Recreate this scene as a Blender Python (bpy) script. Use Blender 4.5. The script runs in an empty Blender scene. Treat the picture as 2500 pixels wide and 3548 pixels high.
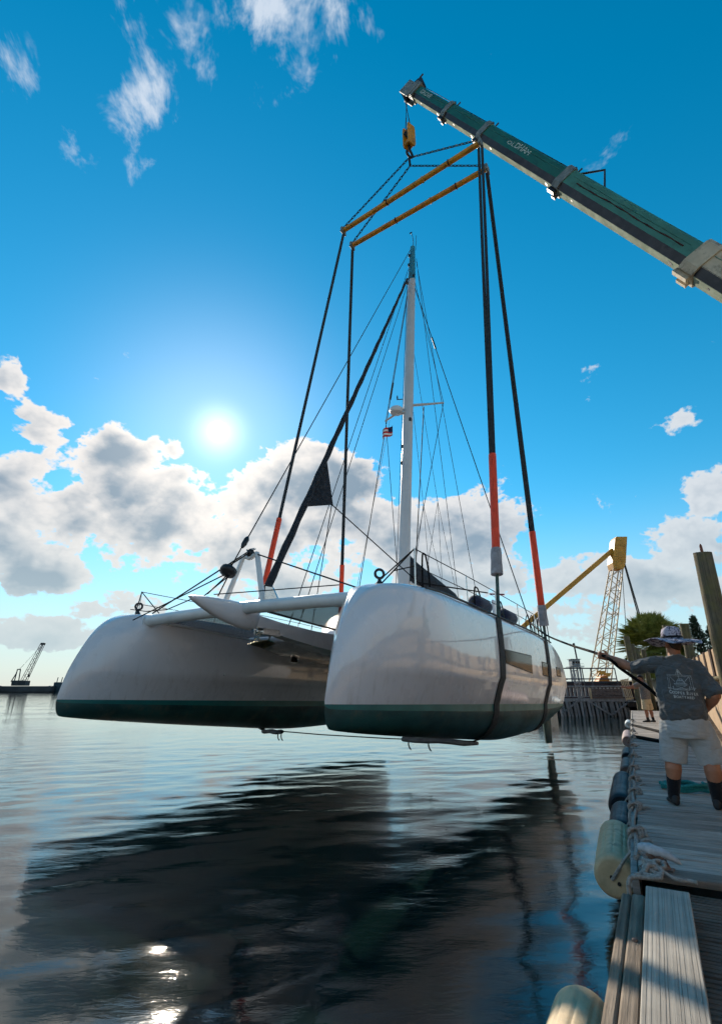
import bpy, bmesh, math, random
import numpy as np
from mathutils import Vector, Matrix, noise as mnoise
random.seed(7)
R = math.radians
scene = bpy.context.scene
COL = scene.collection

# ---------------------------------------------------------------- camera
CAM_Z = 1.89
cam_d = bpy.data.cameras.new('camera')
cam_d.sensor_fit = 'VERTICAL'
cam_d.sensor_height = 36.0
cam_d.lens = 17.51
cam_d.clip_start = 0.05
cam_d.clip_end = 20000
cam = bpy.data.objects.new('camera', cam_d)
COL.objects.link(cam)
cam.location = (0, 0, CAM_Z)
cam.rotation_euler = (R(90 + 19.66), 0, 0)
scene.camera = cam

# ---------------------------------------------------------------- sun and sky
SUN_AZ, SUN_EL = -17.84, 27.64            # degrees, azimuth from +Y towards +X
SUN_DIR = Vector((math.sin(R(SUN_AZ)) * math.cos(R(SUN_EL)), math.cos(R(SUN_AZ)) * math.cos(R(SUN_EL)), math.sin(R(SUN_EL))))
sl = bpy.data.lights.new('sun', 'SUN')
sl.energy = 4.2
sl.angle = R(0.53)
sl.color = (1.0, 0.87, 0.70)
sun = bpy.data.objects.new('sun', sl)
COL.objects.link(sun)
sun.rotation_euler = SUN_DIR.to_track_quat('Z', 'Y').to_euler()
sun.location = (-30, 90, 60)

scene.view_settings.view_transform = 'Standard'
scene.view_settings.look = 'None'
scene.view_settings.gamma = 1.0
scene.view_settings.exposure = 0.45
scene.view_settings.use_curve_mapping = False
scene.render.engine = 'CYCLES'
scene.cycles.use_denoising = True
scene.cycles.use_adaptive_sampling = True
scene.cycles.adaptive_threshold = .03
scene.cycles.adaptive_min_samples = 6
scene.cycles.max_bounces = 6
scene.cycles.diffuse_bounces = 3
scene.cycles.transparent_max_bounces = 16
scene.cycles.caustics_reflective = False
scene.cycles.caustics_refractive = False
scene.cycles.sample_clamp_indirect = 6.0

world = bpy.data.worlds.new('World')
scene.world = world
world.use_nodes = True
wnt = world.node_tree
wnt.nodes.clear()


class NG:
    """small helper for wiring math nodes"""
    def __init__(s, nt):
        s.nt = nt

    def n(s, t, **kw):
        nd = s.nt.nodes.new(t)
        for k, v in kw.items():
            setattr(nd, k, v)
        return nd

    def put(s, sock, v):
        if v is None:
            return
        if isinstance(v, bpy.types.NodeSocket):
            s.nt.links.new(v, sock)
        else:
            sock.default_value = v

    def m(s, op, a, b=None, c=None, clamp=False):
        nd = s.n('ShaderNodeMath', operation=op)
        nd.use_clamp = clamp
        s.put(nd.inputs[0], a)
        s.put(nd.inputs[1], b)
        s.put(nd.inputs[2], c)
        return nd.outputs[0]

    def v(s, op, a, b=None, c=None):
        nd = s.n('ShaderNodeVectorMath', operation=op)
        s.put(nd.inputs[0], a)
        s.put(nd.inputs[1], b)
        if c is not None:
            s.put(nd.inputs[3] if op == 'SCALE' else nd.inputs[2], c)
        return nd.outputs['Value'] if op in ('DOT_PRODUCT', 'LENGTH', 'DISTANCE') else nd.outputs[0]

    def smooth(s, x, lo, hi, a=0.0, b=1.0):
        nd = s.n('ShaderNodeMapRange', interpolation_type='SMOOTHSTEP')
        s.put(nd.inputs[0], x)
        for i, q in enumerate((lo, hi, a, b)):
            s.put(nd.inputs[1 + i], q)
        return nd.outputs[0]

    def lin(s, x, lo, hi, a=0.0, b=1.0):
        nd = s.n('ShaderNodeMapRange')
        s.put(nd.inputs[0], x)
        for i, q in enumerate((lo, hi, a, b)):
            s.put(nd.inputs[1 + i], q)
        return nd.outputs[0]

    def noise(s, vec, scale, detail=6, rough=.55, dist=0.0, lac=2.0):
        nd = s.n('ShaderNodeTexNoise')
        s.put(nd.inputs['Vector'], vec)
        nd.inputs['Scale'].default_value = scale
        nd.inputs['Detail'].default_value = detail
        nd.inputs['Roughness'].default_value = rough
        nd.inputs['Distortion'].default_value = dist
        nd.inputs['Lacunarity'].default_value = lac
        return nd

    def mixc(s, f, a, b, mode='MIX'):
        nd = s.n('ShaderNodeMix', data_type='RGBA', blend_type=mode)
        s.put(nd.inputs[0], f)
        s.put(nd.inputs[6], a)
        s.put(nd.inputs[7], b)
        return nd.outputs[2]

    def xyz(s, x, y, z):
        nd = s.n('ShaderNodeCombineXYZ')
        for i, q in enumerate((x, y, z)):
            s.put(nd.inputs[i], q)
        return nd.outputs[0]

    def sep(s, vec):
        nd = s.n('ShaderNodeSeparateXYZ')
        s.put(nd.inputs[0], vec)
        return nd.outputs


# clouds: (azimuth, elevation, half width, half height, strength) in degrees
CLOUDS = [(-30.0, 22.6, 5.1, 3.7, 1.47), (-33.7, 16.9, 7.5, 4.7, 1.47), (-24.5, 17.9, 9.4, 5.1, 1.35), (-16.1, 16.1, 8.1, 3.8, 1.23), (-6.0, 22.3, 9.0, 4.8, 1.71), (-0.5, 17.8, 11.1, 4.8, 1.71), (10.2, 17.2, 8.5, 3.6, 1.47), (15.4, 15.2, 4.1, 3.8, 1.23), (-33.2, 9.8, 4.4, 2.2, 1.59), (10.4, 12.5, 9.9, 2.5, 1.11), (-9.8, 12.2, 9.4, 2.2, 0.81), (23.6, 10.9, 4.3, 2.3, 1.23), (27.7, 10.1, 5.4, 2.4, 1.23), (24.7, 6.8, 9.2, 1.9, 0.75), (34.8, 12.6, 4.7, 3.0, 1.23), (37.7, 17.6, 2.5, 2.0, 0.99), (31.8, 8.9, 4.9, 2.3, 0.75), (34.5, 24.3, 1.1, 0.5, 0.15), (-13.2, 63.8, 16.4, 2.1, 1.06), (-28.9, 60.8, 8.4, 1.7, 0.24), (-9.5, 61.7, 5.2, 2.2, 0.52), (-33.2, 54.1, 3.3, 2.9, 0.82), (-35.6, 51.2, 4.1, 1.8, 0.76), (-33.1, 49.1, 2.5, 2.2, 0.82), (-39.2, 47.4, 2.2, 1.6, 0.58), (-47.5, 50.8, 1.1, 1.4, 0.24), (-39.6, 28.0, 1.5, 1.7, 0.69), (-36.7, 26.5, 1.9, 1.0, 0.57), (-35.5, 24.5, 1.8, 0.9, 0.45), (-32.0, 4.2, 4.7, 1.2, 0.57), (-24.8, 8.3, 3.2, 1.4, 0.75), (-27.1, 7.1, 3.1, 1.1, 0.69), (-23.2, 25.5, 1.1, 0.9, 0.51), (-25.6, 24.9, 1.5, 0.8, 0.27), (-9.0, 17.3, 6.9, 3.3, 1.23), (-13.4, 20.6, 3.4, 3.3, 1.11), (-35.5, 12.7, 4.7, 2.3, 1.11)]



def cloud_group(name, fine):
    cg = bpy.data.node_groups.new(name, 'ShaderNodeTree')
    cg.interface.new_socket('Direction', in_out='INPUT', socket_type='NodeSocketVector')
    cg.interface.new_socket('Cover', in_out='OUTPUT', socket_type='NodeSocketFloat')
    g = NG(cg)
    gi = g.n('NodeGroupInput')
    go = g.n('NodeGroupOutput')
    dirn = gi.outputs[0]
    # warp the direction so that outlines billow
    w1 = g.noise(dirn, 4.2, 2, .5)
    warp = g.v('SCALE', g.v('SUBTRACT', w1.outputs['Color'], (.5, .5, .5)), None, .10)
    dw = g.v('NORMALIZE', g.v('ADD', dirn, warp))
    o = g.sep(dw)
    az = g.m('MULTIPLY', g.m('ARCTAN2', o[0], o[1]), 57.2958)
    el = g.m('MULTIPLY', g.m('ARCSINE', o[2]), 57.2958)
    ae = g.xyz(az, el, 0.0)
    cov = None
    for (ca, ce, ra, re, st) in CLOUDS:
        d = g.v('MULTIPLY_ADD', ae, (1 / ra, 1 / re, 0), (-ca / ra, -ce / re, 0))
        f = g.m('MULTIPLY_ADD', g.v('DOT_PRODUCT', d, d), -st, st)
        cov = f if cov is None else g.m('MAXIMUM', cov, f)
    # the rest of the sky: the same kind of clouds strewn by chance
    far = g.smooth(g.m('ABSOLUTE', az), 44, 62)
    big = g.noise(dirn, 2.3, 1, .5).outputs[0]
    low = g.smooth(el, 55, 8, -.75, .25)
    gen = g.m('ADD', g.m('MULTIPLY', g.m('SUBTRACT', big, .5), 4.0), low)
    gen = g.m('ADD', gen, g.m('MULTIPLY', g.m('SUBTRACT', far, 1.0), 4.0))
    cov = g.m('MAXIMUM', g.m('MAXIMUM', cov, gen), -1.5)
    stretch = g.v('MULTIPLY', dirn, (1.0, 1.0, 1.35))
    n1 = g.noise(stretch, 8.5, 6 if fine else 3, .60, .10).outputs[0]
    nn = g.m('MULTIPLY', g.m('SUBTRACT', n1, .5), 3.3)
    if fine:
        n2 = g.noise(stretch, 21.0, 3, .58).outputs[0]
        bil = g.m('SUBTRACT', .16, g.m('ABSOLUTE', g.m('SUBTRACT', n2, .5)))
        nn = g.m('MULTIPLY_ADD', bil, 2.4, nn)
        # high thin cloud is torn into streaks
        hi = g.smooth(o[2], .55, .70)
        ws = g.noise(g.v('MULTIPLY', dirn, (3.6, 2.4, 2.6)), 3.4, 5, .70, .4).outputs[0]
        nn = g.m('ADD', g.m('MULTIPLY', nn, g.m('SUBTRACT', 1.0, g.m('MULTIPLY', hi, .45))), g.m('MULTIPLY', g.m('MULTIPLY', g.m('SUBTRACT', ws, .50), 3.8), hi))
    dens = g.m('MULTIPLY_ADD', cov, .52, g.m('SUBTRACT', nn, .05))
    g.nt.links.new(dens, go.inputs[0])
    return cg


cg_fine = cloud_group('cloud_cover', True)
cg_soft = cloud_group('cloud_cover_soft', False)

g = NG(wnt)
tc = g.n('ShaderNodeTexCoord')
dirv = tc.outputs['Generated']
sky = g.n('ShaderNodeTexSky', sky_type='NISHITA')
sky.sun_disc = False
sky.sun_elevation = R(SUN_EL)
sky.sun_rotation = R(SUN_AZ)
sky.altitude = 0
sky.air_density = 1.0
sky.dust_density = 0.05
sky.ozone_density = 2.2
hs = g.n('ShaderNodeHueSaturation')
hs.inputs['Hue'].default_value = 0.478
hs.inputs['Saturation'].default_value = 1.43
hs.inputs['Value'].default_value = 1.0
g.put(hs.inputs['Color'], sky.outputs[0])
base = g.v('SCALE', hs.outputs[0], None, 0.122)
oz = g.sep(dirv)
sdot = g.v('DOT_PRODUCT', dirv, tuple(SUN_DIR))
sang = g.m('MULTIPLY', g.m('ARCCOSINE', sdot), 57.2958)


def cover(vec, grp):
    nd = wnt.nodes.new('ShaderNodeGroup')
    nd.node_tree = grp
    wnt.links.new(vec, nd.inputs[0])
    return nd.outputs[0]


c0 = cover(dirv, cg_fine)
tow = g.v('NORMALIZE', g.v('ADD', dirv, tuple(SUN_DIR * 0.060)))
c1 = cover(tow, cg_soft)
hi0 = g.smooth(oz[2], .50, .72)
alpha = g.smooth(c0, .02, g.m('MULTIPLY_ADD', hi0, 1.0, .30))
thick = g.smooth(c0, .15, 1.25)
shade = g.smooth(c1, .0, 1.05)
nearsun = g.smooth(sang, 48, 4)
# white rims, blue-grey cores; rims are brightest near the sun
rim = g.mixc(nearsun, (.52, .56, .60, 1), (.72, .68, .645, 1))
core = g.mixc(nearsun, (.19, .27, .36, 1), (.19, .26, .33, 1))
mixf = g.m('MULTIPLY_ADD', thick, .40, g.m('MULTIPLY', shade, .68), clamp=True)
ccol = g.mixc(mixf, rim, core)
high = g.smooth(oz[2], .45, .72)
ccol = g.mixc(high, ccol, (.52, .58, .66, 1))
alpha = g.m('MULTIPLY', alpha, g.m('MULTIPLY_ADD', high, -.12, 1.0))
skyc = g.mixc(alpha, base, ccol)
# pale haze low down and the bright air round the sun
hz = g.smooth(oz[2], .42, .0)
hz = g.m('MULTIPLY', g.m('POWER', hz, 1.7), .88)
skyc = g.mixc(hz, skyc, (.43, .52, .54, 1))
gl1 = g.m('POWER', g.smooth(sang, 26, 0), 2.2)
gl2 = g.m('POWER', g.smooth(sang, 5.5, 0), 2.2)
glow = g.m('MULTIPLY_ADD', gl1, .18, g.m('MULTIPLY', gl2, .50))
disc = g.m('MULTIPLY', g.smooth(sang, 1.25, .7), 5.0)
add = g.v('ADD', g.v('SCALE', (1.0, .93, .80), None, g.m('ADD', glow, 0.0)), g.v('SCALE', (1.0, .97, .88), None, disc))
skyc = g.v('ADD', skyc, add)
bg = g.n('ShaderNodeBackground')
g.put(bg.inputs[0], skyc)
bg.inputs[1].default_value = 1.0
wo = g.n('ShaderNodeOutputWorld')
wnt.links.new(bg.outputs[0], wo.inputs[0])
world.cycles.sampling_method = 'MANUAL'
world.cycles.sample_map_resolution = 512

# ---------------------------------------------------------------- helpers
def lerp(a, b, t):
    return a + (b - a) * t


def interp(xs, ys, x):
    """smooth monotone interpolation through control points"""
    n = len(xs)
    if x <= xs[0]:
        return ys[0]
    if x >= xs[-1]:
        return ys[-1]
    k = 0
    while x > xs[k + 1]:
        k += 1
    d = [(ys[i + 1] - ys[i]) / (xs[i + 1] - xs[i]) for i in range(n - 1)]

    def slope(i):
        if i == 0:
            return d[0]
        if i == n - 1:
            return d[-1]
        return 0.0 if d[i - 1] * d[i] <= 0 else 2 * d[i - 1] * d[i] / (d[i - 1] + d[i])
    h = xs[k + 1] - xs[k]
    t = (x - xs[k]) / h
    m0, m1 = slope(k) * h, slope(k + 1) * h
    return (2 * t ** 3 - 3 * t * t + 1) * ys[k] + (t ** 3 - 2 * t * t + t) * m0 + (3 * t * t - 2 * t ** 3) * ys[k + 1] + (t ** 3 - t * t) * m1


def cr(pts, n):
    """Catmull-Rom through a list of points, n samples per span"""
    P = [Vector(p) for p in pts]
    P = [P[0] * 2 - P[1]] + P + [P[-1] * 2 - P[-2]]
    out = []
    for i in range(1, len(P) - 2):
        a, b, c, d = P[i - 1:i + 3]
        for k in range(n):
            t = k / n
            out.append(.5 * ((2 * b) + (c - a) * t + (2 * a - 5 * b + 4 * c - d) * t * t + (3 * b - a - 3 * c + d) * t ** 3))
    out.append(P[-2])
    return out


class MB:
    """collects shapes for ONE mesh object"""
    def __init__(s):
        s.v = []
        s.f = []

    def add(s, vs, fs, M=None):
        o = len(s.v)
        for p in vs:
            p = Vector(p)
            s.v.append(M @ p if M is not None else p)
        s.f += [tuple(i + o for i in f) for f in fs]
        return s

    def box(s, c, size, M=None, bev=0.0):
        cx, cy, cz = c
        a, b, h = size[0] / 2, size[1] / 2, size[2] / 2
        if bev <= 0:
            vs = [(cx + i * a, cy + j * b, cz + k * h) for k in (-1, 1) for j in (-1, 1) for i in (-1, 1)]
            fs = [(0, 2, 3, 1), (4, 5, 7, 6), (0, 1, 5, 4), (2, 6, 7, 3), (0, 4, 6, 2), (1, 3, 7, 5)]
        else:
            e = bev
            vs = []
            for k in (-1, 1):
                for ring in ((a - e, b - e, h), (a, b, h - e)):
                    z = ring[2] * k
                    vs += [(cx - ring[0], cy - ring[1], cz + z), (cx + ring[0], cy - ring[1], cz + z), (cx + ring[0], cy + ring[1], cz + z), (cx - ring[0], cy + ring[1], cz + z)]
            # order bottom: cap 0-3, side 4-7 ; top: cap 8-11, side 12-15
            fs = [(3, 2, 1, 0), (8, 9, 10, 11)]
            for q in range(4):
                r = (q + 1) % 4
                fs += [(q, r, 4 + r, 4 + q), (4 + q, 4 + r, 12 + r, 12 + q), (12 + q, 12 + r, 8 + r, 8 + q)]
        return s.add(vs, fs, M)

    def tube(s, pts, rad, seg=8, caps=True, flat=None):
        """swept tube; rad number or list; flat=(w,t) gives an elliptical section; """
        P = [Vector(p) for p in pts]
        n = len(P)
        rs = rad if isinstance(rad, (list, tuple)) else [rad] * n
        up = None
        vs, fs = [], []
        for i in range(n):
            d = (P[min(i + 1, n - 1)] - P[max(i - 1, 0)])
            if d.length < 1e-9:
                d = Vector((0, 0, 1))
            d.normalize()
            if up is None:
                up = Vector((0, 0, 1)) if abs(d.z) < .95 else Vector((1, 0, 0))
            sd = d.cross(up)
            if sd.length < 1e-6:
                sd = d.cross(Vector((0, 1, 0)))
            sd.normalize()
            up = sd.cross(d).normalized()
            r = rs[i]
            ra, rb = (r, r) if not isinstance(r, tuple) else r
            for k in range(seg):
                a = 2 * math.pi * k / seg
                vs.append(P[i] + sd * (ra * math.cos(a)) + up * (rb * math.sin(a)))
        for i in range(n - 1):
            for k in range(seg):
                k2 = (k + 1) % seg
                fs.append((i * seg + k, i * seg + k2, (i + 1) * seg + k2, (i + 1) * seg + k))
        if caps:
            fs.append(tuple(reversed(range(seg))))
            fs.append(tuple((n - 1) * seg + k for k in range(seg)))
        return s.add(vs, fs)

    def lathe(s, prof, seg=16, M=None):
        """profile of (radius, z)"""
        vs, fs = [], []
        for (r, z) in prof:
            for k in range(seg):
                a = 2 * math.pi * k / seg
                vs.append((r * math.cos(a), r * math.sin(a), z))
        n = len(prof)
        for i in range(n - 1):
            for k in range(seg):
                k2 = (k + 1) % seg
                fs.append((i * seg + k, i * seg + k2, (i + 1) * seg + k2, (i + 1) * seg + k))
        fs.append(tuple(reversed(range(seg))))
        fs.append(tuple((n - 1) * seg + k for k in range(seg)))
        return s.add(vs, fs, M)

    def loft(s, rings, caps=True, closed=True):
        n = len(rings[0])
        vs = [p for r in rings for p in r]
        fs = []
        for i in range(len(rings) - 1):
            for k in range(n if closed else n - 1):
                k2 = (k + 1) % n
                fs.append((i * n + k, i * n + k2, (i + 1) * n + k2, (i + 1) * n + k))
        if caps and closed:
            fs.append(tuple(reversed(range(n))))
            fs.append(tuple((len(rings) - 1) * n + k for k in range(n)))
        return s.add(vs, fs)

    def prism(s, poly, a, b):
        """polygon of 3D points extruded from offset a to offset b (vectors)"""
        n = len(poly)
        a, b = Vector(a), Vector(b)
        vs = [Vector(p) + a for p in poly] + [Vector(p) + b for p in poly]
        fs = [tuple(range(n)), tuple(reversed(range(n, 2 * n)))]
        fs += [(k, n + k, n + (k + 1) % n, (k + 1) % n) for k in range(n)]
        return s.add(vs, fs)

    def ball(s, c, r, seg=12, rings=8, M=None):
        c = Vector(c)
        rx, ry, rz = r if isinstance(r, tuple) else (r, r, r)
        vs = [c + Vector((0, 0, -rz))]
        for i in range(1, rings):
            t = math.pi * i / rings - math.pi / 2
            for k in range(seg):
                a = 2 * math.pi * k / seg
                vs.append(c + Vector((rx * math.cos(t) * math.cos(a), ry * math.cos(t) * math.sin(a), rz * math.sin(t))))
        vs.append(c + Vector((0, 0, rz)))
        fs = []
        for k in range(seg):
            k2 = (k + 1) % seg
            fs.append((0, 1 + k2, 1 + k))
            for i in range(rings - 2):
                fs.append((1 + i * seg + k, 1 + i * seg + k2, 1 + (i + 1) * seg + k2, 1 + (i + 1) * seg + k))
            fs.append((len(vs) - 1, 1 + (rings - 2) * seg + k, 1 + (rings - 2) * seg + k2))
        return s.add(vs, fs, M)

    def mesh(s, name, material, smooth=None):
        me = bpy.data.meshes.new(name)
        me.from_pydata([tuple(p) for p in s.v], [], s.f)
        me.validate()
        bm = bmesh.new()
        bm.from_mesh(me)
        bmesh.ops.recalc_face_normals(bm, faces=bm.faces)
        bm.to_mesh(me)
        bm.free()
        if material is not None:
            me.materials.append(material)
        if smooth is not None:
            for p in me.polygons:
                p.use_smooth = True
            if smooth < 180:
                me.set_sharp_from_angle(angle=R(smooth))
        return me


def tag(o, label=None, cat=None, group=None, kind=None):
    for k, v in (('label', label), ('category', cat), ('group', group), ('kind', kind)):
        if v is not None:
            o[k] = v
    return o


ROOTM = {}


def empty(name, loc=(0, 0, 0), rot=None, label=None, cat=None, group=None, kind=None):
    o = bpy.data.objects.new(name, None)
    COL.objects.link(o)
    o.empty_display_size = .2
    M = Matrix.Translation(Vector(loc)) @ (rot if rot is not None else Matrix.Identity(4))
    o.matrix_world = M
    ROOTM[o.name] = M
    return tag(o, label, cat, group, kind)


def put(name, mb, material, parent=None, smooth=None, local=False, label=None, cat=None, group=None, kind=None):
    """link one mesh object; shapes are given in world coordinates unless local"""
    if parent is not None and not local:
        r = parent
        while r.parent is not None:
            r = r.parent
        inv = ROOTM.get(r.name, Matrix.Identity(4)).inverted()
        mb.v = [inv @ p for p in mb.v]
    o = bpy.data.objects.new(name, mb.mesh(name, material, smooth))
    COL.objects.link(o)
    if parent is not None:
        o.parent = parent
    return tag(o, label, cat, group, kind)


def at_origin(name, mb, material, smooth=None, **kw):
    """a one-mesh thing whose origin lies at its base"""
    vs = mb.v
    lo = Vector((sum(p.x for p in vs) / len(vs), sum(p.y for p in vs) / len(vs), min(p.z for p in vs)))
    mb.v = [p - lo for p in vs]
    o = put(name, mb, material, None, smooth, **kw)
    o.location = lo
    return o


def copy_tree(o, parent=None):
    c = o.copy()
    COL.objects.link(c)
    if parent is not None:
        c.parent = parent
    for ch in [k for k in bpy.data.objects if k.parent == o]:
        copy_tree(ch, c)
    return c


def frame_to(p0, p1, up=(0, 0, 1)):
    """matrix with X along p0->p1, Z near up"""
    p0, p1 = Vector(p0), Vector(p1)
    x = (p1 - p0).normalized()
    y = Vector(up).cross(x)
    if y.length < 1e-6:
        y = Vector((0, 1, 0)).cross(x)
    y.normalize()
    z = x.cross(y)
    M = Matrix((x, y, z)).transposed().to_4x4()
    M.translation = p0
    return M


# ---------------------------------------------------------------- materials
def mat(name, col, rough=.6, metal=0.0, var=.18, scale=6.0, bump=0.0, bscale=60.0, coat=0.0, col2=None, stretch=None,
        rnd=0.0, spec=.5, thr=(.35, .65), dirt=None, dirt_amt=.5, dirt_scale=2.5, sheen=0.0, emit=None):
    m = bpy.data.materials.new(name)
    m.use_nodes = True
    nt = m.node_tree
    b = nt.nodes['Principled BSDF']
    q = NG(nt)
    tc_ = q.n('ShaderNodeTexCoord')
    vec = tc_.outputs['Object']
    if rnd > 0:
        oi = q.n('ShaderNodeObjectInfo')
        vec = q.v('ADD', vec, q.v('SCALE', (7.3, 3.1, 5.7), None, oi.outputs['Random']))
    sv = q.v('MULTIPLY', vec, stretch) if stretch else vec
    nz = q.noise(sv, scale, 6, .6)
    c2 = col2 if col2 else tuple(max(0, c * (1 - var)) for c in col)
    c1 = col if col2 else tuple(min(1, c * (1 + var)) for c in col)
    f = q.lin(nz.outputs[0], thr[0], thr[1])
    colr = q.mixc(f, (*c2, 1), (*c1, 1))
    if dirt:
        dn = q.noise(vec, dirt_scale, 8, .68)
        df = q.m('MULTIPLY', q.smooth(dn.outputs[0], .50, .68), dirt_amt)
        colr = q.mixc(df, colr, (*dirt, 1))
    if rnd > 0:
        k = q.m('MULTIPLY_ADD', oi.outputs['Random'], 2 * rnd, 1 - rnd)
        colr = q.v('SCALE', colr, None, k)
    q.put(b.inputs['Base Color'], colr)
    b.inputs['Roughness'].default_value = rough
    if var > 0:
        q.put(b.inputs['Roughness'], q.lin(nz.outputs[0], .3, .7, min(1, rough * 1.15), rough * .85))
    b.inputs['Metallic'].default_value = metal
    b.inputs['Specular IOR Level'].default_value = spec
    b.inputs['Coat Weight'].default_value = coat
    b.inputs['Coat Roughness'].default_value = .03
    b.inputs['Sheen Weight'].default_value = sheen
    if bump > 0:
        bn = q.noise(sv, bscale, 5, .6)
        bp = q.n('ShaderNodeBump')
        bp.inputs['Strength'].default_value = bump
        bp.inputs['Distance'].default_value = .01
        q.put(bp.inputs['Height'], bn.outputs[0])
        q.put(b.inputs['Normal'], bp.outputs[0])
    return m


def wood(name, c_dark, c_light, grain=(3, 40, 40), rough=.8, rnd=.15, bump=.5, moss=None, moss_amt=.0):
    """weathered timber: streaks along the local X axis"""
    m = bpy.data.materials.new(name)
    m.use_nodes = True
    nt = m.node_tree
    b = nt.nodes['Principled BSDF']
    q = NG(nt)
    vec = q.n('ShaderNodeTexCoord').outputs['Object']
    oi = q.n('ShaderNodeObjectInfo')
    vec = q.v('ADD', vec, q.v('SCALE', (11.3, 5.1, 3.7), None, oi.outputs['Random']))
    sv = q.v('MULTIPLY', vec, grain)
    n1 = q.noise(sv, 1.0, 7, .65, .4)
    n2 = q.noise(vec, 2.2, 5, .6)
    f = q.lin(n1.outputs[0], .32, .68)
    c = q.mixc(f, (*c_dark, 1), (*c_light, 1))
    c = q.v('SCALE', c, None, q.lin(n2.outputs[0], .3, .7, .72, 1.2))
    if moss:
        mf = q.m('MULTIPLY', q.smooth(q.noise(vec, 3.5, 6, .7).outputs[0], .42, .66), moss_amt)
        c = q.mixc(mf, c, (*moss, 1))
    c = q.v('SCALE', c, None, q.m('MULTIPLY_ADD', oi.outputs['Random'], 2 * rnd, 1 - rnd))
    q.put(b.inputs['Base Color'], c)
    b.inputs['Roughness'].default_value = rough
    b.inputs['Specular IOR Level'].default_value = .3
    bp = q.n('ShaderNodeBump')
    bp.inputs['Strength'].default_value = bump
    bp.inputs['Distance'].default_value = .012
    q.put(bp.inputs['Height'], n1.outputs[0])
    q.put(b.inputs['Normal'], bp.outputs[0])
    return m


# ---------------------------------------------------------------- the river
WATER_Z = .18


def make_water():
    def axis(lo, hi, c, d0, grow):
        pos = [0.0]
        d = d0
        while pos[-1] < max(hi - c, c - lo):
            pos.append(pos[-1] + d)
            if pos[-1] > 9:
                d *= grow
        a = [c - p for p in reversed(pos[1:]) if c - p > lo] + [c + p for p in pos if c + p < hi]
        return np.array([lo] + a + [hi])
    xs = axis(-5000, 5000, -1.0, .085, 1.045)
    ys = axis(-200, 7000, 6.0, .060, 1.045)
    X, Y = np.meshgrid(xs, ys)
    dx = np.gradient(xs)[None, :]
    dy = np.gradient(ys)[:, None]
    Z = np.zeros_like(X)
    rng = np.random.RandomState(3)
    for i in range(90):
        lam = .24 * (1.095 ** rng.uniform(0, 25))
        th = rng.normal(R(-70), .55)
        k = 2 * math.pi / lam
        amp = .00082 * min(lam, .85) * rng.uniform(.5, 1.2)
        kx, ky = k * math.cos(th), k * math.sin(th)
        fade = np.clip(1.35 - np.abs(kx) * dx / 2.2, 0, 1) * np.clip(1.35 - np.abs(ky) * dy / 2.2, 0, 1)
        Z += fade * amp * np.sin(kx * X + ky * Y + rng.uniform(0, 7))
    nx, ny = len(xs), len(ys)
    me = bpy.data.meshes.new('water')
    vs = np.stack([X, Y, Z], -1).reshape(-1, 3)
    idx = np.arange(nx * ny).reshape(ny, nx)
    q = np.stack([idx[:-1, :-1], idx[:-1, 1:], idx[1:, 1:], idx[1:, :-1]], -1).reshape(-1, 4)
    me.vertices.add(len(vs))
    me.vertices.foreach_set('co', vs.ravel())
    me.loops.add(q.size)
    me.loops.foreach_set('vertex_index', q.ravel().astype(np.int32))
    me.polygons.add(len(q))
    me.polygons.foreach_set('loop_start', np.arange(0, q.size, 4, dtype=np.int32))
    me.update(calc_edges=True)
    me.polygons.foreach_set('use_smooth', np.ones(len(q), dtype=bool))
    m = bpy.data.materials.new('river_water')
    m.use_nodes = True
    b = m.node_tree.nodes['Principled BSDF']
    g = NG(m.node_tree)
    pos = g.n('ShaderNodeTexCoord').outputs['Object']
    mur = g.noise(pos, .25, 4, .6).outputs[0]
    g.put(b.inputs['Base Color'], g.mixc(mur, (.002, .008, .008, 1), (.005, .016, .015, 1)))
    b.inputs['Roughness'].default_value = .035
    b.inputs['IOR'].default_value = 1.40
    b.inputs['Specular IOR Level'].default_value = .62
    st = g.v('MULTIPLY', pos, (1.0, 2.6, 1.0))
    a1 = g.noise(st, .75, 3, .55, .6).outputs[0]
    a2 = g.noise(st, 4.2, 5, .62, .5).outputs[0]
    a3 = g.noise(st, 15.0, 3, .6, .3).outputs[0]
    gust = g.smooth(g.noise(pos, .16, 3, .5).outputs[0], .38, .66, .35, 1.25)
    h = g.m('MULTIPLY', g.m('MULTIPLY_ADD', a1, .0030, g.m("MULTIPLY_ADD", a2, .0030, g.m("MULTIPLY", a3, .0007))), gust)
    bp = g.n('ShaderNodeBump')
    bp.inputs['Strength'].default_value = 1.0
    bp.inputs['Distance'].default_value = 1.0
    g.put(bp.inputs['Height'], h)
    g.put(b.inputs['Normal'], bp.outputs[0])
    me.materials.append(m)
    o = bpy.data.objects.new('water', me)
    o.location.z = WATER_Z
    COL.objects.link(o)
    tag(o, 'dark teal river water with fine ripples', None, kind='structure')


make_water()

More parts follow.
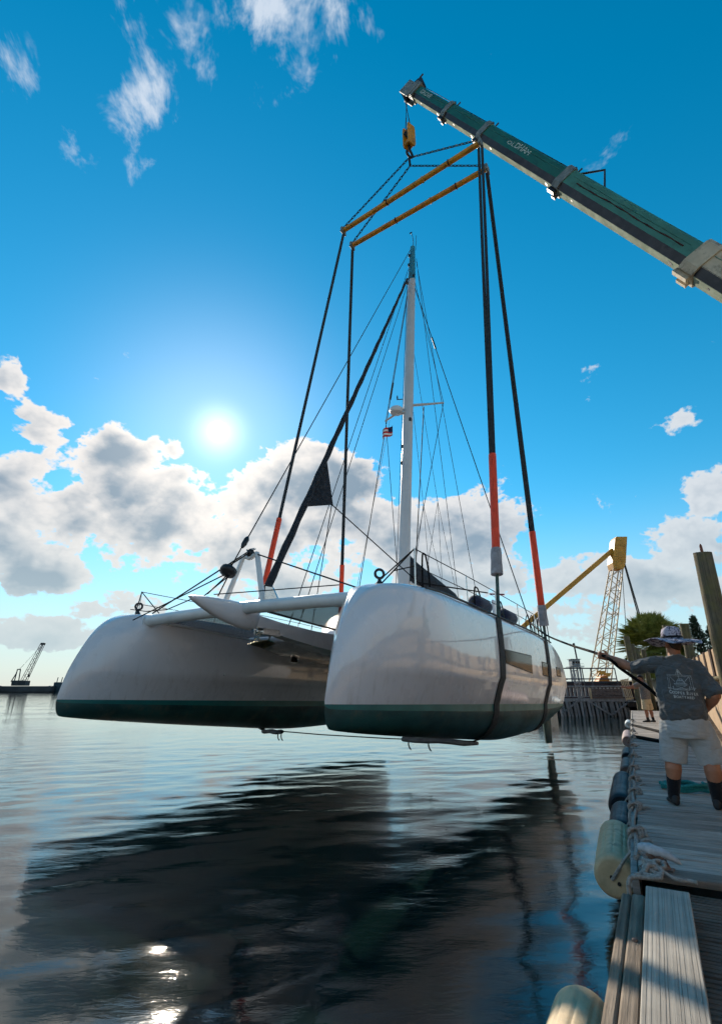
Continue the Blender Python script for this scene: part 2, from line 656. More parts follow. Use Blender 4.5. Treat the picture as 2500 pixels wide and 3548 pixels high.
# ---------------------------------------------------------------- catamaran hanging in the slings
M_gel = mat('white_gelcoat', (.73, .70, .715), .28, var=.02, scale=1.5, coat=1.0, dirt=(.60, .56, .52), dirt_amt=.10, dirt_scale=1.2)
_q = NG(M_gel.node_tree)
_b = M_gel.node_tree.nodes['Principled BSDF']
_v = _q.n('ShaderNodeTexCoord').outputs['Object']
_st = _q.noise(_q.v('MULTIPLY', _v, (9.0, 9.0, .55)), 1.0, 6, .65).outputs[0]
_lo = _q.smooth(_q.sep(_v)[2], 1.3, .05)
_f = _q.m('MULTIPLY', _q.m('MULTIPLY', _q.smooth(_st, .50, .74), _lo), .40)
_src = _b.inputs['Base Color'].links[0].from_socket
_q.put(_b.inputs['Base Color'], _q.mixc(_f, _src, (.36, .31, .27, 1)))
_w = _q.n('ShaderNodeBump')
_w.inputs['Strength'].default_value = .10
_w.inputs['Distance'].default_value = .06
_q.put(_w.inputs['Height'], _q.noise(_v, 1.6, 2, .5).outputs[0])
_q.put(_b.inputs['Coat Normal'], _w.outputs[0])
M_bottom = mat('bottom_paint_dark_green', (.014, .062, .060), .50, var=.45, scale=2.4, bump=.25, bscale=30, dirt=(.075, .095, .075), dirt_amt=.8, dirt_scale=3.0, stretch=(1, .35, 1))
M_boot = mat('boot_stripe_teal', (.009, .145, .135), .42, var=.15, scale=2)
M_alu = mat('white_painted_aluminium', (.72, .72, .71), .32, var=.06, scale=3, coat=.2)
M_mast = mat('mast_paint', (.60, .58, .57), .30, var=.05, scale=2, coat=.3)
M_masttop = mat('masthead_sky_tint', (.035, .22, .30), .45, var=.08)  # sky tint put into the masthead colour; the mast has no blue paint
M_black = mat('black_plastic', (.012, .012, .014), .5, var=.2)
M_rubber = mat('black_rope', (.006, .006, .007), .95, spec=.12, var=.4, scale=40, bump=.5, bscale=120)
M_wire = mat('rigging_wire', (.045, .055, .06), .75, spec=.12, var=.1)
M_steel = mat('stainless_steel', (.62, .61, .58), .18, metal=1.0, var=.08)
M_canvas = mat('dark_canvas', (.016, .018, .024), .9, var=.35, scale=9, bump=.6, bscale=25)
M_glass = mat('brown_tinted_glass', (.022, .010, .006), .10, var=.1, spec=.18)
M_navy = mat('navy_fender_cloth', (.010, .014, .045), .95, var=.4, scale=30, bump=.5, bscale=90, sheen=.3)
M_bronze = mat('galvanised_anchor', (.42, .36, .22), .35, metal=.85, var=.3, scale=12)

BT, BTR = R(32.37), R(1.096)
B_ORIG = Vector((-3.2, 8.59, 1.616))
B_ROT = Matrix.Rotation(-BT, 4, 'Z') @ Matrix.Rotation(-BTR, 4, 'X')
B_M = Matrix.Translation(B_ORIG) @ B_ROT
boat = empty('catamaran', B_ORIG, B_ROT, 'white sailing catamaran with dark green bottom hanging in slings over the water', 'catamaran')


def BW(x, y, z):
    """boat coordinates (x port, y aft, z up from the waterline) to world"""
    return B_M @ Vector((x, y, z))


STEM_Z = [-.20, -.10, .04, .3, .6, .95, 1.3, 1.55, 1.7, 1.82, 1.89, 1.93]
STEM_A = [.12, .05, .02, .05, .12, .25, .42, .60, .76, .97, 1.25, 1.7]
TOP_A = [.02, .05, .12, .25, .42, .60, .76, .97, 1.25, 1.7, 3, 8, 10.4, 11.3, 11.8, 12.1]
TOP_Z = [.12, .3, .6, .95, 1.3, 1.55, 1.7, 1.82, 1.89, 1.93, 1.95, 1.93, 1.84, 1.62, 1.30, .95]
KEEL_A = [.02, .05, .12, .4, 1.8, 4.4, 7.1, 9, 11, 12.1]
KEEL_Z = [.03, -.10, -.20, -.24, -.36, -.54, -.68, -.64, -.42, -.18]
HB = .72                                             # greatest half beam of one hull
HX = 3.22                                            # hull centre line from the middle


def smin(x, e=1.0):
    return max(0.0, min(e, x))


def half_beam(a, z):
    st = interp(STEM_Z, STEM_A, z)
    t = a - st
    if t <= 0:
        return 0.004
    zz = max(0.0, min(1.9, z))
    ell = lerp(5.0, 1.9, (zz / 1.9) ** .8)
    W = interp([.0, .1, .35, .56, .60, 1.2, 1.9], [.46, .50, .585, .665, .69, .715, .70], zz)
    k = 1 - min(t / ell, 1.0)
    W *= (1 - k ** 3.0) ** lerp(.85, .60, zz / 1.9)
    if a > 9:
        W *= 1 - .10 * ((a - 9) / 3.1) ** 2
    return max(W, .004)


def section(a):
    zt, zk = interp(TOP_A, TOP_Z, a), interp(KEEL_A, KEEL_Z, a)
    pts = []                                         # (half beam, z) from keel to deck middle
    b1 = half_beam(a, .1)
    nb = 9
    for i in range(nb + 1):
        z = lerp(zk, .10, (i / nb) ** 1.3)
        if i == nb - 1:
            z = min(max(-.05, zk + .8 * (.10 - zk)), .09)
        u = max(0.0, (.10 - z) / max(.10 - zk, 1e-4))
        h = b1 * max(0.0, 1 - u ** 2.1) ** .62
        pts.append((h, z))
    u_ = max(0.0, min(1.0, (a - .1) / 1.5))
    r = .02 + .18 * u_ * u_ * (3 - 2 * u_)
    r = min(r, .75 * half_beam(a, zt - r), .6 * max(zt - .12, .01))
    nt_ = 16
    for i in range(1, nt_ + 1):
        z = lerp(.10, zt - r, i / nt_)
        pts.append((half_beam(a, z), z))
    be = half_beam(a, zt - r)
    for i in range(1, 7):
        t = i / 6 * math.pi / 2
        pts.append((max(be - r + r * math.cos(t), .002), zt - r + r * math.sin(t)))
    for f in (.66, .33, 0.0):
        pts.append(((be - r) * f, zt + .02 * (1 - f)))
    return pts


STATIONS = [.024, .035, .05, .08, .12, .17, .23, .3, .38, .46, .55, .64, .74, .85, .97, 1.04, 1.12, 1.2, 1.29, 1.38, 1.48, 1.58, 1.69, 1.8, 1.92, 2.04, 2.17, 2.3, 2.45, 2.6, 2.8, 3.0, 3.2, 3.45] + [3.7 + .5 * i for i in range(14)] + [10.6, 11.0, 11.3, 11.6, 11.85, 12.1]


def make_hull(side):
    cx = HX * side
    secs = [section(a) for a in STATIONS]
    n = len(secs[0])
    iw, ib = 9, 8                                    # indices of waterline and of the stripe's lower edge

    def strip(i0, i1, name, m, parent, cap):
        mb = MB()
        rings = []
        for a, s in zip(STATIONS, secs):
            left = [Vector((cx - s[i][0], a, s[i][1])) for i in range(i1, i0 - 1, -1)]
            right = [Vector((cx + s[i][0], a, s[i][1])) for i in range(i0, i1 + 1)]
            if i0 == 0 or i1 == n - 1:
                pass
            rings.append((left, right))
        if i0 == 0:
            mb.loft([l[:-1] + r for l, r in rings], caps=False, closed=False)
        elif i1 == n - 1:
            mb.loft([r + list(reversed(l))[::-1][1:] for l, r in rings], caps=False, closed=False)
        else:
            mb.loft([l for l, r in rings], caps=False, closed=False)
            mb.loft([r for l, r in rings], caps=False, closed=False)
        for ring in (rings[0], rings[-1]):
            o = len(mb.v)
            l, r = ring
            poly = l + r
            mb.add(poly, [tuple(range(len(poly)))])
        return put(name, mb, m, parent, 50, local=True)
    top = strip(iw, n - 1, 'hull', M_gel, boat, True)
    strip(ib, iw, 'boot_stripe', M_boot, top, False)
    strip(0, ib, 'bottom_paint', M_bottom, top, True)
    # rub rail along the outer deck edge
    mb = MB()
    pts = []
    for a in [1.9 + .45 * i for i in range(20)]:
        zt = interp(TOP_A, TOP_Z, a)
        pts.append((cx + side * (half_beam(a, zt - .2) - .045), a, zt - .028))
    mb.tube(pts, .022, 6)
    put('rub_rail', mb, M_black, top, 60, local=True)
    return top


hull_p = make_hull(1)
hull_s = make_hull(-1)
hull_p['label'] = 'near port hull, its outer side turned to the dock'
hull_s['label'] = 'far starboard hull seen from its inner side'


def hull_patch(side, inout, a0, a1, z0, z1, z0b, z1b, lift, na=10, nz=4):
    """curved panel that follows the hull side; z0,z1 at a0 and z0b,z1b at a1"""
    mb = MB()
    vs, fs = [], []
    for layer in (lift, -.01):
        for i in range(na + 1):
            t = i / na
            a = lerp(a0, a1, t)
            for j in range(nz + 1):
                z = lerp(lerp(z0, z0b, t), lerp(z1, z1b, t), j / nz)
                vs.append((HX * side + inout * (half_beam(a, z) + layer), a, z))
    m = (na + 1) * (nz + 1)
    for i in range(na):
        for j in range(nz):
            q = i * (nz + 1) + j
            fs.append((q, q + 1, q + nz + 2, q + nz + 1))
            fs.append((m + q, m + q + nz + 1, m + q + nz + 2, m + q + 1))
    rim = [i * (nz + 1) for i in range(na + 1)] + [na * (nz + 1) + j for j in range(1, nz + 1)] + [i * (nz + 1) + nz for i in range(na - 1, -1, -1)] + [j for j in range(nz - 1, 0, -1)]
    for k in range(len(rim)):
        a, b = rim[k], rim[(k + 1) % len(rim)]
        fs.append((a, b, m + b, m + a))
    return mb.add(vs, fs)


for (a0, a1, z0, z1, z0b, z1b) in ((5.55, 7.75, .92, 1.22, .80, 1.24), (8.75, 9.6, .80, 1.16, .78, 1.16), (10.5, 11.2, .85, 1.12, .85, 1.10)):
    fr = put('hull_window', hull_patch(1, 1, a0, a1, z0, z1, z0b, z1b, .006), M_black, hull_p, 60, local=True)
    put('pane', hull_patch(1, 1, a0 + .03, a1 - .03, z0 + .025, z1 - .025, z0b + .025, z1b - .025, .010), M_glass, fr, 60, local=True)
fr = put('porthole', hull_patch(-1, 1, 6.05, 6.42, 1.13, 1.30, 1.13, 1.30, .012, 3, 2), M_steel, hull_s, 60, local=True)
put('pane', hull_patch(-1, 1, 6.09, 6.38, 1.155, 1.275, 1.155, 1.275, .016, 3, 2), M_glass, fr, 60, local=True)
for (a, z) in ((3.62, .70), (5.3, .13)):
    mb = MB()
    mb.lathe([(.035, 0), (.035, .02), (.02, .03)], 10, Matrix.Translation((-HX + half_beam(a, z) - .005, a, z)) @ Matrix.Rotation(R(90), 4, 'Y'))
    put('skin_fitting', mb, M_alu, hull_s, 60, local=True)

# bridge deck, longeron and its nose
mb = MB()
rings = []
for (a, zb, zt, w) in ((4.4, 1.56, 1.66, 2.60), (4.8, 1.42, 1.68, 2.72), (5.6, 1.28, 1.72, 2.80), (7.5, 1.18, 1.8, 2.82), (10.8, 1.15, 1.8, 2.82)):
    rings.append([(-w, a, zb + .10), (-w + .3, a, zb), (0, a, zb - .10), (w - .3, a, zb), (w, a, zb + .10), (w, a, zt), (-w, a, zt)])
mb.loft(rings)
put('bridge_deck', mb, M_gel, boat, 40, local=True)
mb = MB()
rings = []
for (a, zb, zt, w) in ((6.3, 1.95, 2.0, 1.6), (7.0, 1.9, 2.5, 2.1), (8.0, 1.9, 2.95, 2.25), (10.2, 1.9, 3.05, 2.2), (10.6, 1.9, 3.0, 2.2)):
    rings.append([(-w, a, zb - .3), (w, a, zb - .3), (w, a, zt - .25), (w * .82, a, zt), (-w * .82, a, zt), (-w, a, zt - .25)])
mb.loft(rings)
put('coachroof', mb, M_gel, boat, 40, local=True)
mb = MB()
rings = []
NX = .12
for (a, cz, hw, hb, ht) in ((.14, 1.82, .01, .01, .01), (.22, 1.82, .05, .06, .03), (.40, 1.82, .085, .14, .05), (.7, 1.82, .12, .25, .07), (1.05, 1.82, .14, .345, .085), (1.4, 1.81, .15, .40, .09), (1.68, 1.80, .15, .40, .09), (1.82, 1.79, .12, .34, .08), (1.88, 1.78, .06, .25, .05)):
    rings.append([(NX + hw * math.cos(t), a, cz + (hb if math.sin(t) < 0 else ht) * math.sin(t)) for t in [2 * math.pi * k / 24 for k in range(24)]])
mb.loft(rings)
nose = put('nose_pod', mb, M_gel, boat, 60, local=True, label='pointed white nose of the centre beam')
mb = MB()
mb.loft([[(NX - w, a, zb), (NX + w, a, zb), (NX + w * 1.1, a, zt), (NX - w * 1.1, a, zt)] for (a, zb, zt, w) in ((1.80, 1.50, 1.72, .06), (2.6, 1.36, 1.62, .14), (3.5, 1.26, 1.58, .20), (4.6, 1.16, 1.56, .30))])
put('longeron', mb, M_gel, boat, 30, local=True)
mb = MB()
mb.box((0, 0, 0), (.006, .14, .085), Matrix.Translation((NX - .126, 1.52, 1.58)) @ Matrix.Rotation(R(8), 4, 'Y') @ Matrix.Rotation(R(12), 4, 'Y'))
st = put('sticker', mb, M_black, nose, local=True)
mb = MB()
mb.prism([(NX - .129, 1.48, 1.56), (NX - .129, 1.54, 1.565), (NX - .136, 1.555, 1.595), (NX - .136, 1.52, 1.605), (NX - .136, 1.50, 1.59)], (-.002, 0, 0), (-.0035, 0, 0))
put('sticker_mark', mb, M_alu, nose, local=True)

# forward cross beam with end brackets and the A-shaped striker
mb = MB()
mb.tube([(-2.86, 1.42, 1.74), (-2.0, 1.42, 1.77), (0, 1.42, 1.80), (2.0, 1.42, 1.77), (2.86, 1.42, 1.74)], (.122), 16)
beam = put('cross_beam', mb, M_alu, boat, 60, local=True)
for sx in (-1, 1):
    mb = MB()
    mb.box((sx * 2.80, 1.42, 1.72), (.18, .30, .24), bev=.03)
    put('beam_bracket', mb, M_alu, beam, 40, local=True)
mb = MB()
for k in range(-8, 9):
    mb.box((k * .3, 1.53, 1.76), (.05, .03, .02))
put('lacing_lug', mb, M_steel, beam, local=True, kind='stuff')
SX = .12
apex_l, apex_r = (SX - .20, 1.55, 2.92), (SX + .16, 1.55, 2.92)
foot_l, foot_r = (SX - .52, 1.42, 1.86), (SX + .55, 1.42, 1.86)
mb = MB()
mb.tube([foot_l, lerp(Vector(foot_l), Vector(apex_l), .5), apex_l], [(.055), (.05), (.045)], 10)
put('striker_leg', mb, M_alu, boat, 60, local=True)
mb = MB()
mb.tube([foot_r, lerp(Vector(foot_r), Vector(apex_r), .5), lerp(Vector(foot_r), Vector(apex_r), .85), apex_r], [.058, .055, .055, .05], 10)
put('striker_leg', mb, M_alu, boat, 60, local=True)
mb = MB()
mb.tube(cr([apex_l, (SX - .1, 1.55, 2.86), (SX, 1.55, 2.84), (SX + .1, 1.55, 2.9), apex_r], 4), .045, 8)
mb.box((SX - .02, 1.55, 3.02), (.22, .05, .03))
put('striker_head', mb, M_alu, boat, 60, local=True)
mb = MB()
mb.lathe([(.05, 0), (.075, .03), (.075, .12), (.05, .15)], 12, Matrix.Translation((SX - .03, 1.55, 2.87)))
put('turning_block', mb, M_black, boat, 60, local=True)
mb = MB()
mb.prism([(SX + .62, 1.40, 1.88), (SX + .95, 1.40, 1.88), (SX + .80, 1.40, 2.12), (SX + .62, 1.40, 2.16)], (0, -.02, 0), (0, .02, 0))
put('deck_plate', mb, M_steel, boat, local=True)

# striker wires and lines at the bow
def line(name, pts, r, m=None, parent=None, sag=0.0, seg=6):
    P = [Vector(p) for p in pts]
    if sag and len(P) == 2:
        P = [lerp(P[0], P[1], t) - Vector((0, 0, sag * 4 * t * (1 - t))) for t in [k / 10 for k in range(11)]]
    mb = MB()
    mb.tube(P, r, seg)
    return put(name, mb, m or M_wire, parent or boat, 60, local=True)


line('bobstay', [(SX, 1.52, 2.96), (2.72, 1.5, 1.95)], .016, M_wire)
line('bobstay', [(SX - .1, 1.52, 2.96), (-2.75, 1.5, 1.93)], .016, M_wire)
line('bobstay', [(SX, 1.55, 2.98), (.12, .95, 2.52)], .013, M_rubber)
line('bridle', [(.1, .98, 2.36), (.12, .55, 1.93)], .012, M_rubber)
line('bridle', [(.12, 1.02, 2.36), (-.05, .62, 1.92)], .012, M_rubber)
line('bridle', [(.12, 1.0, 2.36), (.12, .80, 1.93)], .012, M_rubber)
line('bridle', [(.1, .98, 2.4), (-2.6, .95, 1.70)], .012, M_rubber)
line('guard_line', [(.1, .72, 1.95), (2.5, 1.3, 1.98)], .010, M_wire)
line('guard_line', [(-2.75, .95, 1.94), (-1.9, .75, 1.80), (-.9, .5, 1.72), (0, .30, 1.80)], .010, M_rubber)
# furling drum of the light-wind sail and its line to the masthead
mb = MB()
mb.lathe([(.03, -.10), (.07, -.09), (.15, -.06), (.165, -.01), (.16, .05), (.10, .08), (.04, .09)], 18, Matrix.Translation((.1, 1.0, 2.45)) @ Matrix.Rotation(R(-28), 4, 'X'))
put('furling_drum', mb, M_black, boat, 60, local=True)
line('code_stay', [(.1, 1.05, 2.53), (.1, 1.30, 3.02)], .012, M_rubber)
mb = MB()
mb.tube([(.1, 1.30, 3.0), (.1, 1.34, 3.08), (.1, 1.40, 3.2), (.1, 1.43, 3.26)], [.03, .055, .055, .025], 8)
put('swivel', mb, M_black, boat, 60, local=True)
line('code_stay', [(.1, 1.43, 3.24), (0, 9.72, 19.05)], .013, M_wire)

# anchor with its roller
anchor = empty('anchor', BW(NX, 2.1, 1.2), B_ROT, 'galvanised plough anchor hanging under the nose of the catamaran', 'anchor')


def aput(name, mb, m, par=None, sm=60):
    mb.v = [B_M @ p for p in mb.v]
    return put(name, mb, m, par or anchor, sm)


mb = MB()
mb.tube([(NX, 2.75, 1.42), (NX, 2.35, 1.40), (NX, 2.0, 1.36), (NX, 1.86, 1.26)], [.028, .035, .04, .03], 8)
aput('shank', mb, M_steel)
mb = MB()
for sx in (-1, 1):
    mb.add([(NX, 1.66, 1.14), (NX + sx * .20, 2.02, 1.24), (NX + sx * .17, 2.28, 1.20), (NX, 2.15, 1.10), (NX, 1.86, 1.22), (NX + sx * .18, 2.10, 1.26)], [(0, 1, 2, 3), (0, 4, 5, 1), (4, 3, 2, 5), (1, 5, 2)])
aput('fluke', mb, M_bronze, sm=20)
mb = MB()
mb.tube(cr([(NX - .05, 1.9, 1.44), (NX - .06, 2.0, 1.30), (NX - .05, 2.15, 1.22), (NX - .05, 2.32, 1.30), (NX - .06, 2.32, 1.52)], 5), .018, 8)
put('anchor_guard', mb, M_steel, boat, 60, local=True)
mb = MB()
mb.box((NX - .12, 2.2, 1.42), (.012, .5, .12))
mb.box((NX + .12, 2.2, 1.42), (.012, .5, .12))
mb.lathe([(.05, -.11), (.035, 0), (.05, .11)], 12, Matrix.Translation((NX, 2.0, 1.42)) @ Matrix.Rotation(R(90), 4, 'Y'))
put('bow_roller', mb, M_steel, boat, 40, local=True)

# trampolines laced between beam, hulls and bridge deck
M_net = bpy.data.materials.new('trampoline_net')
M_net.use_nodes = True
q = NG(M_net.node_tree)
bs = M_net.node_tree.nodes['Principled BSDF']
bs.inputs['Base Color'].default_value = (.13, .13, .15, 1)
bs.inputs['Roughness'].default_value = .8
o3 = q.sep(q.n('ShaderNodeTexCoord').outputs['Object'])
fx = q.m('PINGPONG', q.m('MULTIPLY', o3[0], 22.0), .5)
fy = q.m('PINGPONG', q.m('MULTIPLY', o3[1], 22.0), .5)
hole = q.m('MULTIPLY', q.m('GREATER_THAN', fx, .32), q.m('GREATER_THAN', fy, .32))
q.put(bs.inputs['Alpha'], q.m('SUBTRACT', 1.0, hole))
for sx in (-1, 1):
    mb = MB()
    x0, x1 = NX + sx * .35, sx * 2.62
    vs, fs = [], []
    for i in range(9):
        for j in range(9):
            u, w = i / 8, j / 8
            a = lerp(1.62, 4.35, w)
            vs.append((lerp(x0 if w < .5 else x0, x1, u), a, lerp(1.77, 1.66, w) - .05 * math.sin(math.pi * u) * math.sin(math.pi * w)))
    for i in range(8):
        for j in range(8):
            p = i * 9 + j
            fs.append((p, p + 1, p + 10, p + 9))
    mb.add(vs, fs)
    net = put('trampoline', mb, M_net, boat, 60, local=True)
    mb = MB()
    mb.tube([(x1 - sx * .03, 1.65, 1.765), (x1 - sx * .03, 4.3, 1.66)], .018, 6)
    mb.tube([(x0, 1.65, 1.765), (x0, 4.3, 1.66)], .018, 6)
    put('hem', mb, M_black, net, 60, local=True)
    mb = MB()
    for k in range(42):
        a = 1.7 + k * .063
        mb.box((x1 + sx * .025, a, lerp(1.768, 1.662, (a - 1.62) / 2.73)), (.11, .016, .012))
    for k in range(40):
        a = 1.7 + k * .063
        mb.box((x0 - sx * .05, a, lerp(1.768, 1.662, (a - 1.62) / 2.73)), (.10, .016, .012))
    put('lacing', mb, M_black, net, local=True, kind='stuff')
    mb = MB()
    rail = []
    for a in [1.65 + .3 * k for k in range(10)]:
        rail.append((sx * (HX) - sx * (half_beam(a, 1.6) + .006), a, lerp(1.72, 1.61, (a - 1.62) / 2.73)))
    mb.tube(rail, .022, 6)
    put('lacing_rail', mb, M_alu, net, 60, local=True)

# bow eyes
for sx in (-1, 1):
    mb = MB()
    zt = 1.93
    ring = [(0, .075 * math.cos(t), .075 * math.sin(t)) for t in [2 * math.pi * k / 14 for k in range(15)]]
    c = Vector((sx * HX - .02, 1.46, zt + .19))
    face = Matrix.Rotation(R(-45), 4, 'Z')
    mb.tube([c + face @ Vector(p) for p in ring], .024, 8, caps=False)
    mb.lathe([(.075, -.02), (.06, .03), (.03, .08), (.03, .12)], 12, Matrix.Translation((c.x, c.y, zt)))
    put('bow_eye', mb, M_black, boat, 60, local=True)

# mast with its fittings
MB_A, MT_A = 8.38, 10.0
MB_Z, MT_Z = 2.9, 19.5


def mast_pt(z, dx=0, da=0):
    t = (z - MB_Z) / (MT_Z - MB_Z)
    return Vector((dx, lerp(MB_A, MT_A, t) + da, z))


mb = MB()
mb.tube([mast_pt(MB_Z), mast_pt(8), mast_pt(12), mast_pt(17.35)], [(.155, .20), (.155, .20), (.15, .195), (.135, .17)], 18)
mast = put('mast', mb, M_mast, boat, 60, local=True)
mb = MB()
mb.tube([mast_pt(17.35), mast_pt(18.6), mast_pt(MT_Z)], [(.135, .17), (.12, .14), (.095, .11)], 18)
put('masthead', mb, M_masttop, mast, 60, local=True, label='top of the mast tinted sky blue')
mb = MB()
mb.tube(cr([mast_pt(19.45, .02), mast_pt(19.9, .03), mast_pt(20.3, -.02, -.05), mast_pt(20.45, -.10, -.1)], 4), .014, 6)
mb.box(mast_pt(20.42, -.06, -.1), (.12, .05, .03))
put('wind_vane', mb, M_black, mast, 60, local=True)
mb = MB()
mb.tube([mast_pt(19.2, .16), mast_pt(20.2, .17)], .010, 6)
put('antenna', mb, M_black, mast, local=True)
mb = MB()
for z, dx in ((18.9, -.1), (18.3, -.11), (17.2, -.16), (17.5, .14), (9.9, .15), (8.8, -.15), (8.1, -.15)):
    mb.box(mast_pt(z, dx, -.1), (.07, .09, .14), bev=.01)
put('mast_fitting', mb, M_black, mast, local=True, kind='stuff')
mb = MB()
mb.tube([mast_pt(10.62, .10, .02), mast_pt(10.60, .7, .25), mast_pt(10.58, 1.26, .45)], [(.07, .05), (.055, .04), (.035, .035)], 10)
put('spreader', mb, M_mast, mast, 60, local=True)
mb = MB()
mb.tube([mast_pt(10.62, -.10, .02), mast_pt(10.60, -.7, .25), mast_pt(10.58, -1.26, .45)], [(.07, .05), (.055, .04), (.035, .035)], 10)
put('spreader', mb, M_mast, mast, 60, local=True)
mb = MB()
mb.lathe([(.05, -.02), (.22, .0), (.255, .06), (.25, .16), (.20, .215), (.08, .23), (.02, .232)], 20, Matrix.Translation(mast_pt(10.32, -.40, -.20)))
rd = put('radar_dome', mb, M_alu, mast, 40, local=True)
mb = MB()
mb.box(mast_pt(10.29, -.25, -.10), (.40, .14, .035), bev=.01)
put('bracket', mb, M_alu, rd, local=True)
mb = MB()
mb.tube([mast_pt(10.9, -.15, -.15), mast_pt(10.93, -.35, -.2)], .018, 6)
mb.ball(mast_pt(11.02, -.38, -.2), (.03, .03, .11), 8, 6)
put('mast_light', mb, M_black, mast, local=True)
# boom and black sail bag behind the mast
mb = MB()
mb.tube([(0, 8.75, 3.72), (0, 13.2, 3.80)], .10, 12)
put('boom', mb, M_mast, boat, 60, local=True)
mb = MB()
rings = []
for (a, zt, w) in ((8.72, 4.72, .05), (8.95, 4.70, .16), (9.6, 4.55, .22), (11, 4.35, .24), (12.6, 4.1, .18), (13.0, 3.95, .06)):
    zb = 3.74
    rings.append([(-w * .7, a, zb), (w * .7, a, zb), (w, a, lerp(zb, zt, .35)), (w * .5, a, lerp(zb, zt, .8)), (0, a, zt), (-w * .5, a, lerp(zb, zt, .8)), (-w, a, lerp(zb, zt, .35))])
mb.loft(rings)
put('sail_bag', mb, M_canvas, boat, 50, local=True)

# furled headsail and its dark clew
mb = MB()
p0, p1 = Vector((.05, 2.12, 2.25)), Vector((0, 9.35, 17.05))
pts, rad = [], []
for k in range(41):
    t = k / 40
    p = lerp(p0, p1, t)
    pts.append(p + Vector((.008 * math.sin(k * 1.9), 0, .01 * math.sin(k * 2.7))))
    rad.append(lerp(.088, .050, t) * (1 + .10 * math.sin(k * 2.3)))
mb.tube(pts, rad, 10)
sail = put('furled_headsail', mb, M_canvas, boat, 60, local=True)
mb = MB()
a_, b_, c_ = lerp(p0, p1, .155), lerp(p0, p1, .265), Vector((.28, 4.05, 4.82))
mb.add([a_, b_, c_, a_ + Vector((.02, .03, 0)), b_ + Vector((.02, .03, 0)), c_ + Vector((.02, .03, 0))], [(0, 1, 2), (5, 4, 3), (0, 3, 4, 1), (1, 4, 5, 2), (2, 5, 3, 0)])
put('clew', mb, M_canvas, sail, local=True)
line('sheet', [c_, (2.6, 6.6, 2.02)], .014, M_rubber)
line('sheet', [c_, (-2.2, 6.6, 2.05)], .012, M_rubber)
mb = MB()
mb.lathe([(.05, -.16), (.12, -.13), (.10, -.05), (.11, .03), (.14, .08), (.09, .14), (.05, .2)], 12, Matrix.Translation((.05, 2.16, 2.26)) @ Matrix.Rotation(R(-27), 4, 'X'))
put('furling_drum', mb, M_black, boat, 60, local=True)
for (p, q2) in (((.05, 2.12, 2.15), (.15, 1.75, 1.85)), ((.05, 2.12, 2.15), (-.1, 2.1, 1.83))):
    mb = MB()
    mb.tube([p, q2], .035, 8)
    put('furler_leg', mb, M_rubber, boat, 60, local=True)

# standing and running rigging
tipP, tipS = mast_pt(10.58, 1.24, .45), mast_pt(10.58, -1.24, .45)
line('shroud', [mast_pt(16.9, .14), (3.55, 9.9, 1.95)], .016, M_wire)
line('shroud', [mast_pt(16.9, -.14), (-3.0, 9.9, 1.95)], .016, M_wire)
for sgn, tip in ((1, tipP), (-1, tipS)):
    line('diamond_stay', [mast_pt(17.4, .12 * sgn), tip], .011)
    line('diamond_stay', [tip, mast_pt(3.4, .16 * sgn)], .011)
    line('lazy_jack', [mast_pt(13.4, .15 * sgn), (.30 * sgn, 10.8, 7.2), (.24 * sgn, 9.8, 4.5)], .008)
    line('lazy_jack', [(.30 * sgn, 10.8, 7.2), (.24 * sgn, 12.2, 4.2)], .008)
    line('lazy_jack', [(.30 * sgn, 10.8, 7.2), (.24 * sgn, 11.0, 4.3)], .008)
line('topping_lift', [mast_pt(18.9, .1, .2), (0, 13.1, 3.9)], .011)
line('backstay_line', [mast_pt(18.7, .1, .2), (.9, 13.1, 2.6)], .011)
line('halyard', [mast_pt(17.9, -.08, -.2), (-.35, 3.4, 1.75)], .011)
line('halyard', [mast_pt(17.6, .06, -.2), (-.05, 3.4, 1.75)], .011)
line('halyard', [mast_pt(17.0, -.16, -.1), mast_pt(3.2, -.22, -.1)], .010)
line('halyard', [mast_pt(10.5, .55, .2), (.2, 8.9, 4.0)], .018)
line('flag_halyard', [mast_pt(10.45, -1.0, .35), (-2.2, 8.6, 2.2)], .007)
mb = MB()
mb.tube([lerp(Vector(mast_pt(16.9, .14)), Vector((3.55, 9.9, 1.95)), t) for t in (.20, .24)], .035, 8)
put('shroud_roller', mb, M_black, boat, 60, local=True)
mb = MB()
mb.tube([lerp(Vector(mast_pt(16.9, -.14)), Vector((-3.0, 9.9, 1.95)), t) for t in (.30, .35)], .035, 8)
put('shroud_roller', mb, M_black, boat, 60, local=True)

# courtesy flag
M_flag = bpy.data.materials.new('striped_flag')
M_flag.use_nodes = True
q = NG(M_flag.node_tree)
o3 = q.sep(q.n('ShaderNodeTexCoord').outputs['Generated'])
strp = q.m('GREATER_THAN', q.m('FRACT', q.m('MULTIPLY', o3[2], 3.5)), .5)
cant = q.m('MULTIPLY', q.m('GREATER_THAN', o3[2], .52), q.m('GREATER_THAN', o3[0], .55))
fc = q.mixc(cant, q.mixc(strp, (.75, .72, .70, 1), (.55, .03, .03, 1)), (.015, .02, .08, 1))
q.put(M_flag.node_tree.nodes['Principled BSDF'].inputs['Base Color'], fc)
M_flag.node_tree.nodes['Principled BSDF'].inputs['Roughness'].default_value = .9
fl = mast_pt(10.2, -.86, .35)
mb = MB()
vs, fs = [], []
for i in range(8):
    for j in range(6):
        u, w = i / 7, j / 5
        vs.append(BW(fl.x - .42 * u, fl.y + .06 * math.sin(u * 7) - .1 * u, fl.z - .42 * w - .14 * u))
for i in range(7):
    for j in range(5):
        p = i * 6 + j
        fs.append((p, p + 1, p + 7, p + 6))
mb.add(vs, fs)
at_origin('flag', mb, M_flag, 180, label='small red and white striped flag under the left spreader', cat='flag')

